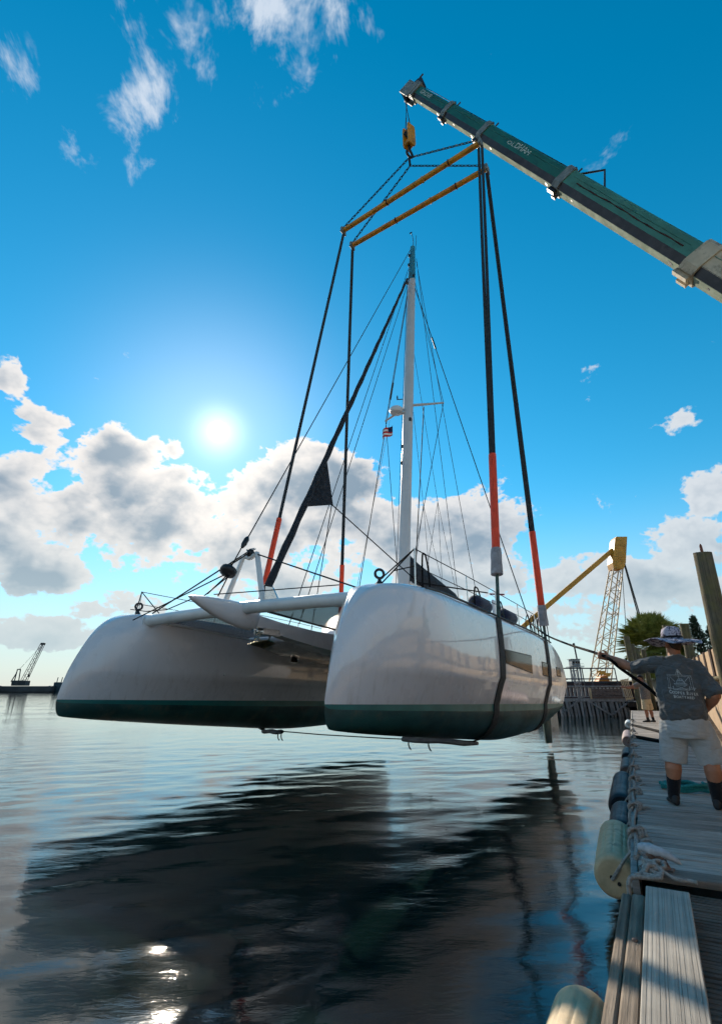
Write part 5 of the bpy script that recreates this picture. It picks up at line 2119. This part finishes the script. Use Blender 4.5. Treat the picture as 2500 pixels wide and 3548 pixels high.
put('cap', mb, M_sock, man2, 50, local=True)

# ---------------------------------------------------------------- wharf, piles and the shore behind the dock
M_pile = wood('old_mooring_pile', (.060, .050, .036), (.165, .135, .090), (40, 40, 1.2), .9, .12, 1.0, moss=(.17, .15, .055), moss_amt=.5)
M_tan = wood('tan_wharf_board', (.36, .235, .135), (.56, .40, .25), (1.2, 22, 3), .8, .12, .5)
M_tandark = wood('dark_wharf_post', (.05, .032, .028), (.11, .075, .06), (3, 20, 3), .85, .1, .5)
M_moss = mat('mossy_ledge', (.10, .085, .035), .95, var=.4, scale=14, bump=1.0, bscale=30)
M_earth = mat('sandy_yard_ground', (.30, .25, .19), .95, var=.2, scale=.8, bump=.5, bscale=6)
M_slat = wood('grey_fence_slat', (.15, .14, .145), (.36, .34, .34), (30, 30, 2), .9, .18, .6)
M_wet = wood('wet_black_timber', (.018, .015, .015), (.05, .045, .045), (30, 30, 2), .6, .15, .6)
M_maroon = mat('maroon_barge_paint', (.040, .018, .022), .7, var=.3, scale=1.5, dirt=(.10, .05, .03), dirt_amt=.5)
M_cyel = mat('crane_yellow', (.50, .23, .015), .5, var=.12, scale=.6, dirt=(.25, .10, .02), dirt_amt=.4)
M_lat = mat('cream_lattice_steel', (.50, .36, .22), .55, var=.15, scale=1)
M_greysteel = mat('grey_ship_steel', (.24, .27, .29), .6, var=.2, scale=2)
M_darksteel = mat('dark_rail_steel', (.05, .05, .06), .6, var=.2, scale=2)
M_orangebox = mat('orange_float', (.65, .20, .03), .6, var=.2, scale=3)
M_conc = mat('tan_concrete', (.46, .33, .21), .85, var=.18, scale=2.5, bump=.4, bscale=18, dirt=(.22, .14, .08), dirt_amt=.5)


def pile(x, y, top, r, lab, lean=(0, 0), spike=False, seg=20):
    root = empty('mooring_pile', (x, y, -1.2), None, lab, 'pile', 'mooring piles')
    mb = MB()
    rings = []
    n = 9
    for k in range(n + 1):
        t = k / n
        z = lerp(-1.2, top, t)
        rings.append([(x + lean[0] * t + r * (1.08 - .14 * t) * (1 + .03 * math.sin(3 * a + k)) * math.cos(a), y + lean[1] * t + r * (1.08 - .14 * t) * (1 + .03 * math.sin(2 * a + 1.3 * k)) * math.sin(a), z + (0 if k < n else .02 * math.sin(a))) for a in [2 * math.pi * q_ / seg for q_ in range(seg)]])
    mb.loft(rings)
    put('shaft', mb, M_pile, root, 50)
    if spike:
        mb = MB()
        mb.tube([(x + lean[0], y + lean[1], top - .01), (x + lean[0], y + lean[1], top + .14), (x + lean[0], y + lean[1], top + .18)], [.028, .024, .008], 8)
        put('spike', mb, mat('rusty_spike', (.22, .07, .04), .8), root, 60)
    return root


pile(6.62, 9.5, 4.44, .168, 'tall mossy mooring pile at the right edge with a small spike on top', (.10, .02), True)
pile(12.10, 19.1, 4.25, .165, 'mooring pile just right of the man’s hat'.replace('’', "'"), (.06, 0))
pile(10.36, 17.3, 3.97, .155, 'mooring pile just behind the left side of the hat', (.05, 0))
pile(12.9, 22.6, 2.9, .17, 'short mooring pile behind the neck of the man in the hat')
pile(17.30, 33.0, 5.15, .19, 'leaning mooring pile in front of the palm, above the outstretched arm', (-.2, 0))
pile(18.2, 34.6, 4.8, .19, 'mooring pile under the outstretched arm, left of its neighbours')
pile(19.2, 36.0, 4.6, .20, 'mooring pile under the outstretched arm, between two others')
pile(19.9, 36.4, 4.6, .17, 'mooring pile under the outstretched arm, nearest the man')
# raking timber against the dock's right side
mb = MB()
mb.box((0, 0, 0), (2.9, .11, .16), frame_to((7.55, 11.2, .55), (8.35, 13.4, 1.75)) @ Matrix.Translation((1.2, 0, 0)), bev=.012)
at_origin('raking_timber', mb, M_timber, None, label='brown timber rail slanting along the right side of the dock', cat='timber')


# wharf face parallel to the dock
WS = DW + .42


def wk(t, s, z):
    return dk(t, WS + s, z)


wharf = empty('timber_wharf', wk(5, 0, -1.0), DM, 'tan timber and concrete wharf wall to the right of the dock', 'wharf')
W0, W1 = -16.0, 26.0


def wput(name, mb, m, sm=None):
    return put(name, mb, m, wharf, sm)


def wbox(t0, t1, s0, s1, z0, z1, name, m, bev=.01):
    mb = MB()
    M = DM.copy()
    M.translation = wk((t0 + t1) / 2, (s0 + s1) / 2, (z0 + z1) / 2)
    mb.box((0, 0, 0), (abs(s1 - s0), abs(t1 - t0), abs(z1 - z0)), M, bev=bev)
    return wput(name, mb, m)


x = W0
while x < W1:
    w = random.uniform(1.1, 1.5)
    wbox(x, x + w - .015, -.02 + random.uniform(-.01, .01), .06, 2.22 + random.uniform(-.03, .03), 2.84, 'fascia_panel', M_tan)
    if random.random() < .8:
        wbox(x + w - .22, x + w - .13, -.05, .0, 2.2, 2.86, 'dark_batten', M_tandark)
        wbox(x + w - .05, x + w + .03, -.05, .0, 2.2, 2.86, 'dark_batten', M_tandark)
    x += w
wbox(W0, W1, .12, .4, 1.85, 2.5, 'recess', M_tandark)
wbox(W0, W1, -.10, .25, 2.12, 2.20, 'ledge', M_moss, .03)
x = W0
while x < W1:
    w = random.uniform(1.8, 2.3)
    wbox(x, x + w - .02, -.16 + random.uniform(-.03, .03), .3, -.6, 1.86 + random.uniform(-.04, .04), 'wall_block', M_conc, .05)
    x += w
x = W0 + .7
while x < 3.5:
    mb = MB()
    mb.tube([wk(x, -.30, -1.0), wk(x, -.28, 2.95 + random.uniform(-.1, .3))], .15, 10)
    wput('fender_post', mb, M_tandark, 60)
    x += 2.9
# yard ground behind the wharf and round the basin
gv = [wk(W0 - 30, .1, 2.72), wk(W1, .1, 2.72), Vector((24, 42, 2.72)), Vector((26, 70, 2.72)), Vector((60, 160, 2.6)), Vector((600, 500, 2.6)), Vector((600, -300, 2.6)), Vector((-10, -300, 2.6))]
mb = MB()
mb.prism(gv, (0, 0, -4.5), (0, 0, 0))
put('ground', mb, M_earth, None, kind='structure')

# slatted timber screen pier at the end of the basin
scr = empty('slatted_pier', (16, 37, -.5), None, 'grey slatted timber pier screen across the end of the basin', 'pier')
me_s = MB().box((0, 0, 0), (.15, .06, 1.75), bev=.008).mesh('slat', M_slat)
for k in range(20):
    o = bpy.data.objects.new('slat', me_s)
    COL.objects.link(o)
    o.parent = scr
    o.location = (13.7 + k * .245 - 16, -.35 + .12 * (k % 2), .33 + .5 + random.uniform(-.12, .05))
    o.rotation_euler = (0, R(-5 + random.uniform(-2, 2)), 0)
me_u = MB().box((0, 0, 0), (.13, .06, .72), bev=.008).mesh('rail_slat', M_slat)
for k in range(19):
    o = bpy.data.objects.new('rail_slat', me_u)
    COL.objects.link(o)
    o.parent = scr
    o.location = (13.75 + k * .26 - 16, -.25, 1.78 + .5)
    o.rotation_euler = (0, R(random.uniform(-2, 2)), 0)
for (z, h, y, nm) in ((1.24, .22, 36.72, 'wale'), (1.46, .08, 36.85, 'deck_edge'), (2.12, .10, 36.72, 'top_rail')):
    mb = MB()
    mb.box((16.1, y, z), (5.3, .16, h), bev=.01)
    put(nm, mb, M_slat, scr)
for (a, b) in (((13.6, 36.55, .35), (14.9, 36.55, 1.18)), ((15.5, 36.55, 1.2), (17.0, 36.55, .3)), ((17.1, 36.55, .3), (18.4, 36.55, 1.15))):
    mb = MB()
    L = (Vector(b) - Vector(a)).length
    mb.box((L / 2, 0, 0), (L, .05, .11), frame_to(a, b))
    put('brace', mb, M_slat, scr)
mb = MB()
mb.box((16.1, 38.2, .1), (5.2, 2.4, 2.3))
put('inner_wall', mb, M_wet, scr)
for k in range(5):
    mb = MB()
    mb.box((16.95, 36.60, 1.40 + k * .125), (2.15, .05, .115), bev=.008)
    put('panel_board', mb, wood('brown_panel_board', (.09, .06, .055), (.19, .14, .125), (2, 30, 30), .85, .15) if k == 0 else bpy.data.materials['brown_panel_board'], scr)
mb = MB()
mb.box((15.82, 36.58, 1.66), (.12, .06, .72), Matrix.Identity(4), bev=.01)
put('pale_post', mb, M_tan, scr)
mb = MB()
for z in (3.33, 2.62):
    mb.tube([(13.9, 36.9, z), (17.9, 36.9, z)], .04, 8)
mb.tube([(17.9, 36.9, 3.33), (18.0, 36.9, 1.5)], .04, 8)
for x_ in (14.2, 15.6, 16.2):
    mb.tube([(x_, 36.9, 3.33), (x_ + .05, 36.9, 1.5)], .04, 8)
put('handrail', mb, M_darksteel, scr, 60)
# leaning slatted gates
for (x_, y_, lab, h_) in ((16.75, 33.2, 'pale slatted gate standing left of the distant man', 1.25), (17.85, 33.6, 'pale slatted gate standing just behind the distant man', 1.15), (15.9, 38.4, 'grey slatted gangway gate above the timber screen', 2.0)):
    root = empty('slatted_gate', (x_, y_, 1.3), Matrix.Rotation(R(12), 4, 'Z') @ Matrix.Rotation(R(-8), 4, 'Y'), lab, 'gate', 'slatted gates')
    for k in range(5):
        mb = MB()
        mb.box((-.24 + k * .12, 0, h_ / 2), (.045, .03, h_), bev=.006)
        put('bar', mb, M_lat if y_ < 36 else M_slat, root, local=True)
    for z in (.08, h_ * .55, h_ - .05):
        mb = MB()
        mb.box((0, -.03, z), (.60, .03, .06), bev=.006)
        put('rail', mb, M_lat if y_ < 36 else M_slat, root, local=True)
# low landing stage joining the dock end
mb = MB()
mb.box((21.2, 38.0, .95), (6.0, 3.0, .35), bev=.03)
mb.box((21.2, 38.6, .2), (5.6, 2.0, 1.2), bev=.03)
at_origin('landing_stage', mb, M_wet, None, label='dark landing stage at the far end of the dock', cat='landing stage')

# barges
br = empty('deck_barge', (24, 49, -.5), None, 'dark maroon deck barge moored behind the timber screen', 'barge')
mb = MB()
mb.loft([[(x_, 46.0 + dy, z) for dy, z in ((0.6, -.5), (0, .3), (0, 2.42), (9, 2.42), (9, -.5))] for x_ in (15.0, 27.0)])
put('hull', mb, M_maroon, br)
mb = MB()
mb.box((21, 50, 2.52), (11.6, 7.5, .16), bev=.02)
put('deck', mb, M_darksteel, br)
for (x_, c_) in ((16.6, M_orangebox), (21.6, M_orangebox)):
    mb = MB()
    mb.prism([(x_ - .45, 46.9, 2.6), (x_ + .55, 46.9, 2.6), (x_ + .4, 46.9, 3.12), (x_ - .2, 46.9, 3.0)], (0, 0, 0), (0, .8, 0))
    put('buoy', mb, c_, br)
for (x_, h_) in ((18.0, .5), (24.2, .9)):
    mb = MB()
    mb.tube([(x_, 46.6, 2.5), (x_, 46.6, 2.5 + h_)], .12, 10)
    mb.tube([(x_ - .3, 46.6, 2.4 + h_ * .8), (x_ + .3, 46.6, 2.4 + h_ * .8)], .07, 8)
    put('bollard', mb, M_darksteel, br, 60)

# yellow A-frame on the barge behind
af = empty('steel_a_frame', (27.2, 60, 2.0), None, 'yellow steel A-frame standing left of the lattice crane mast', 'a-frame')
for (a, b) in (((27.5, 60, 3.96), (25.9, 60, 1.9)), ((27.6, 60, 3.9), (26.9, 60, 1.9)), ((28.1, 60.3, 3.75), (27.55, 60.3, 1.9)), ((28.1, 60.3, 3.75), (28.7, 60.3, 1.9))):
    mb = MB()
    L = (Vector(b) - Vector(a)).length
    mb.box((L / 2, 0, 0), (L, .16, .16), frame_to(a, b), bev=.02)
    put('leg', mb, M_cyel, af)
for (x_, z) in ((27.5, 3.95), (28.15, 3.72)):
    mb = MB()
    mb.prism([(x_ - .35, 59.8, z), (x_ + .45, 59.8, z), (x_ + .2, 59.8, z - .4), (x_ - .15, 59.8, z - .4)], (0, 0, 0), (0, .6, 0))
    put('head_plate', mb, M_cyel, af)
mb = MB()
mb.loft([[(x_, 62 + dy, z) for dy, z in ((-3, -.6), (-3.4, .5), (-3.4, 1.9), (6, 1.9), (6, -.6))] for x_ in (18, 34)])
at_origin('crane_barge', mb, M_maroon, None, label='low dark barge under the yellow A-frame', cat='barge')

# grey control cabin on a tower
tw = empty('control_tower', (45, 110, -.5), None, 'small grey wheelhouse on a tower with a black mast above the stern of the catamaran', 'tower')
mb = MB()
mb.box((45.1, 110, 7.25), (1.75, 1.6, 1.35), bev=.04)
cab = put('cabin', mb, M_greysteel, tw)
for dx in (-.5, .1, .6):
    mb = MB()
    mb.box((45.1 + dx, 109.17, 7.35), (.38, .04, .45))
    put('window', mb, M_glass, cab)
mb = MB()
mb.box((45.1, 110, 8.0), (2.2, 2.0, .12), bev=.02)
put('roof', mb, M_greysteel, tw)
mb = MB()
mb.box((45.1, 110, 6.45), (2.9, 2.4, .16), bev=.02)
put('platform', mb, M_greysteel, tw)
for dx, dy in ((-.7, -.7), (.7, -.7), (-.7, .7), (.7, .7)):
    mb = MB()
    mb.box((45.1 + dx, 110 + dy, 2.9), (.30, .30, 7.0))
    put('leg', mb, M_greysteel, tw)
for z in (6.75, 7.05):
    mb = MB()
    mb.tube([(43.6, 108.8, z), (46.6, 108.8, z)], .03, 6)
    put('guard_rail', mb, M_greysteel, tw)
mb = MB()
mb.tube([(45.75, 110, 8.0), (45.55, 110, 10.9)], .16, 10)
mb.ball((45.5, 110, 11.1), .28, 10, 8)
put('mast', mb, M_darksteel, tw, 60)
mb = MB()
mb.box((46, 112, 1.2), (16, 6, 2.6), bev=.1)
put('hull', mb, M_greysteel, tw)

# lattice mast crane
lc = empty('lattice_crane', (38.6, 85, 2.0), None, 'yellow lattice mast crane with a long arm slanting down to the left', 'crane')


def strut(name, a, b, r, m, par=lc, seg=6):
    mb = MB()
    mb.tube([a, b], r, seg)
    return put(name, mb, m, par, 60)


A0, A1 = Vector((38.2, 85, 2.0)), Vector((44.35, 85, 21.7))
HW0, HW1 = 1.25, .80
NB = 15


def chord(t, sx, sy):
    w = lerp(HW0, HW1, t)
    return lerp(A0, A1, t) + Vector((sx * w, sy * w, 0))


for sx in (-1, 1):
    for sy in (-1, 1):
        strut('chord', chord(0, sx, sy), chord(1, sx, sy), .11, M_lat)
for k in range(NB):
    t0, t1 = k / NB, (k + 1) / NB
    for sy in (-1, 1):
        s = 1 if k % 2 else -1
        strut('lacing_bar', chord(t0, s, sy), chord(t1, -s, sy), .06, M_lat)
    for sx in (-1, 1):
        s = 1 if k % 2 else -1
        strut('lacing_bar', chord(t0, sx, s), chord(t1, sx, -s), .06, M_lat)
    if k % 3 == 0:
        strut('batten', chord(t0, -1, -1), chord(t0, 1, -1), .06, M_lat)
hu = (A1 - A0).normalized()
hx = Vector((1, 0, -.28)).normalized()
mb = MB()
P0 = A1
rings = []
for (d, w0, w1) in ((-.15, -.85, .85), (.9, -1.15, 1.15), (5.3, -.95, 1.15), (5.75, -.75, 1.15)):
    c_ = P0 + Vector((.23, 0, 1.0)).normalized() * d
    rings.append([c_ + Vector((w0, -1.0, .1 * w0 * 0)), c_ + Vector((w1, -1.0, 0)), c_ + Vector((w1, 1.0, 0)), c_ + Vector((w0, 1.0, 0))])
mb.loft(rings)
hd = put('mast_head', mb, M_cyel, lc)
for k, d in enumerate((1.2, 1.6, 2.0, 3.6, 3.9, 4.2)):
    mb = MB()
    c_ = P0 + Vector((.23, 0, 1.0)).normalized() * d
    mb.box(c_ + Vector((.15 if k < 3 else 0, -1.03, 0)), (1.2 if k < 3 else 1.7, .06, .12))
    put('rib', mb, M_cyel, hd)
mb = MB()
mb.box(P0 + Vector((1.45, 0, 2.2)), (.5, .8, 1.5), bev=.1)
put('sheave_box', mb, M_cyel, hd)
a_, b_ = Vector((44.3, 85, 25.1)), Vector((27.0, 85, 11.8))
mb = MB()
L = (b_ - a_).length
mb.box((L / 2, 0, 0), (L, .75, .75), frame_to(a_, b_), bev=.06)
put('arm', mb, M_cyel, lc)
for dx in (0, .45):
    strut('back_stay', Vector((45.9 + dx * .3, 85, 22.6)), Vector((47.6 + dx, 85, 4.0)), .10, M_wire)
for dx in (0, .9):
    strut('hoist_rope', Vector((45.2 + dx * .2, 85, 21.6)), Vector((39.8 + dx * 4, 85, 4.0)), .05, M_wire)
mb = MB()
mb.box((39.2, 86, 1.9), (5.5, 5, 2.6), bev=.1)
put('base', mb, M_cyel, lc)
mb = MB()
mb.box((40, 88, .6), (26, 12, 2.4), bev=.1)
at_origin('crane_barge', mb, M_maroon, None, label='dark barge carrying the yellow lattice crane', cat='barge')

# palm, cedars
M_frond = mat('palm_frond', (.21, .22, .045), .6, var=.45, scale=3, spec=.3)
M_frond.node_tree.nodes['Principled BSDF'].inputs['Transmission Weight'].default_value = 0
M_trunk = mat('palm_trunk_bark', (.13, .09, .06), .95, var=.35, scale=6, bump=1, bscale=20)
M_cedar = mat('cedar_foliage', (.022, .045, .022), .8, var=.5, scale=3)
M_bark = mat('brown_bark', (.09, .06, .045), .95, var=.3, scale=8, bump=.8, bscale=20)


def palm(x, y, z0, zc, R_, nfan, lab):
    root = empty('palm_tree', (x, y, z0), None, lab, 'palm')
    mb = MB()
    mb.tube([(x, y, z0 - .2), (x + .05, y, lerp(z0, zc, .5)), (x, y, zc)], [.30, .24, .26], 12)
    put('trunk', mb, M_trunk, root, 60)
    mb = MB()
    rng = random.Random(4)
    for k in range(nfan):
        az_ = rng.uniform(0, 2 * math.pi)
        el_ = rng.uniform(-1.15, 1.35)
        d = Vector((math.cos(az_) * math.cos(el_), math.sin(az_) * math.cos(el_), math.sin(el_)))
        L = R_ * rng.uniform(.55, .72)
        c_ = Vector((x, y, zc)) + d * L - Vector((0, 0, .12 * L * math.cos(el_)))
        mb.tube([(x, y, zc), c_], [.03, .018], 4)
        up = Vector((0, 0, 1))
        sd = d.cross(up)
        sd = sd.normalized() if sd.length > .01 else Vector((1, 0, 0))
        n = sd.cross(d)
        for j in range(22):
            a = lerp(-1.9, 1.9, j / 21) + rng.uniform(-.05, .05)
            ld = (d * math.cos(a) + sd * math.sin(a)).normalized()
            l_ = R_ * .42 * (1 - .18 * abs(a) / 1.9) * rng.uniform(.85, 1.1)
            tip = c_ + ld * l_ + n * (.06 * l_) - Vector((0, 0, .22 * l_))
            wv = ld.cross(n).normalized() * .058
            mid_ = lerp(c_, tip, .45) + n * .05
            mb.add([c_, mid_ + wv, tip, mid_ - wv], [(0, 1, 2, 3)])
    put('crown', mb, M_frond, root)
    return root


palm(25.0, 44.0, 2.6, 5.55, 3.0, 320, 'bushy palm with spiky fans behind the man in the hat')


def cedar(x, y, z0, h, r, n, lab, seed):
    root = empty('cedar_tree', (x, y, z0), None, lab, 'tree', 'dark cedars behind the wharf')
    mb = MB()
    mb.tube([(x, y, z0 - .3), (x + .1, y, z0 + h * .5), (x, y, z0 + h * .96)], [.16, .10, .02], 8)
    put('trunk', mb, M_bark, root, 60)
    mb = MB()
    rng = random.Random(seed)
    for k in range(n):
        t = rng.random() ** .8
        az_ = rng.uniform(0, 6.283)
        lim = r * (1 - t) ** .75 * (1 + .35 * math.sin(az_ * 3 + t * 9)) + .08
        rr = lim * math.sqrt(rng.random())
        p = Vector((x + rr * math.cos(az_), y + rr * math.sin(az_), z0 + h * (.08 + .92 * t) - rr * .25))
        for j in range(5):
            d = Vector((rng.uniform(-1, 1), rng.uniform(-1, 1), rng.uniform(-.2, 1.1))).normalized() * rng.uniform(.12, .26)
            w = Vector((rng.uniform(-1, 1), rng.uniform(-1, 1), rng.uniform(-.5, .5))).normalized() * .05
            mb.add([p - w, p + w, p + d + w * .3, p + d - w * .3], [(0, 1, 2, 3)])
    put('crown', mb, M_cedar, root)
    return root


cedar(28.9, 44.0, 2.6, 5.3, 1.25, 900, 'dark pointed cedar tree between the hat and the tall pile', 1)
cedar(30.6, 44.6, 2.6, 4.6, 1.5, 900, 'lower dark cedar beside the tall mossy pile', 2)
cedar(27.3, 45.0, 2.6, 3.2, 1.3, 700, 'low dark cedar just behind the hat brim', 3)

# ---------------------------------------------------------------- far shore on the left
M_shore = mat('far_tree_line', (.030, .042, .038), .95, var=.35, scale=.05)
M_bank = mat('far_bank', (.055, .065, .075), .95, var=.3, scale=.02)
mb = MB()
rng = np.random.RandomState(5)
for (y0, hmin, hmax, m_) in ((1000, 8, 14, 0),):
    xs_ = np.arange(-1500, 1700, 7.0)
    top = 9 + 3.0 * np.sin(xs_ * .013) + 2.2 * np.sin(xs_ * .041 + 1) + rng.uniform(-1.6, 2.0, len(xs_))
    f_, b_ = [], []
    vs, fs = [], []
    for i, x_ in enumerate(xs_):
        vs += [(x_, 1000, -1), (x_, 1000, top[i] * .6), (x_, 1012, top[i]), (x_, 1060, top[i] * .9), (x_, 1100, -1)]
    for i in range(len(xs_) - 1):
        for j in range(4):
            p = i * 5 + j
            fs.append((p, p + 1, p + 6, p + 5))
    mb.add(vs, fs)
o = put('far_woods', mb, M_shore, None, kind='stuff', label='low dark line of trees on the far shore')
mb = MB()
mb.prism([(-1600, 960, 1.4), (1800, 960, 1.4), (1800, 1300, 2.2), (-1600, 1300, 2.2)], (0, 0, -3), (0, 0, 0))
put('far_shore', mb, M_bank, None, kind='structure')
M_sil = mat('dark_far_steel', (.030, .036, .042), .7, var=.2, scale=.1)
cb = empty('far_barge_crane', (-268, 420, 0), None, 'dark lattice boom crane on a barge by the far left shore', 'crane')


def fs_(name, a, b, r):
    mb = MB()
    mb.tube([a, b], r, 5)
    return put(name, mb, M_sil, cb)


a_, b_ = Vector((-269, 420, 8.5)), Vector((-260.1, 420, 37.0))
sd = Vector((.93, 0, -.30))
for s in (-1, 1):
    for dy in (-1.2, 1.2):
        fs_('chord', a_ + sd * (1.9 * s) + Vector((0, dy, 0)), b_ + sd * (1.1 * s) + Vector((0, dy, 0)), .22)
for k in range(14):
    t0, t1 = k / 14, (k + 1) / 14
    s = 1 if k % 2 else -1
    fs_('lacing_bar', lerp(a_, b_, t0) + sd * (lerp(1.9, 1.1, t0) * s), lerp(a_, b_, t1) - sd * (lerp(1.9, 1.1, t1) * s), .15)
mb = MB()
mb.box(b_ + Vector((.3, 0, .4)), (3.0, 2, 1.6), bev=.2)
put('boom_head', mb, M_sil, cb)
for (p, q_) in (((-276.5, 420, 8), (-276, 420, 17.5)), ((-273, 420, 8), (-273.6, 420, 17.5)), ((-276, 420, 17.5), (-273.6, 420, 17.5)), ((-279, 420, 8), (-276, 420, 15))):
    fs_('gantry_leg', p, q_, .4)
fs_('pendant', (-274.5, 420, 17.5), (-271.5, 420, 21.5), .15)
fs_('pendant', (-271.5, 420, 21.5), b_, .10)
fs_('hoist_rope', b_ + Vector((.8, 0, 0)), (-265.6, 420, 13.5), .14)
mb = MB()
mb.box((-265.8, 420, 12.6), (1.2, 1.2, 2.0), bev=.2)
put('hook_block', mb, M_sil, cb)
mb = MB()
mb.box((-271, 420, 7.0), (11, 6, 4.0), bev=.3)
put('machine_house', mb, M_sil, cb)
mb = MB()
mb.box((-275, 420, 2.4), (66, 14, 4.6), bev=.5)
put('barge_hull', mb, M_sil, cb)
ts = empty('far_workboat', (-241, 421, 0), None, 'small dark blue workboat moored by the far left shore', 'boat')
M_blueboat = mat('far_blue_steel', (.02, .05, .07), .7, var=.2, scale=.1)
mb = MB()
mb.loft([[(x_, 421 + dy * w, z) for dy, z in ((-1, 3.2), (-.7, -.5), (.7, -.5), (1, 3.2))] for x_, w in ((-247, 2.5), (-240, 3.5), (-232, 3.2), (-228, .4))])
put('hull', mb, M_blueboat, ts)
mb = MB()
mb.box((-241, 421, 5.4), (6, 4, 4.6), bev=.3)
put('wheelhouse', mb, M_blueboat, ts)
for x_ in (-243, -239.5):
    mb = MB()
    mb.tube([(x_, 421, 7.5), (x_ + .4, 421, 11.5)], .3, 6)
    put('mast', mb, M_blueboat, ts)
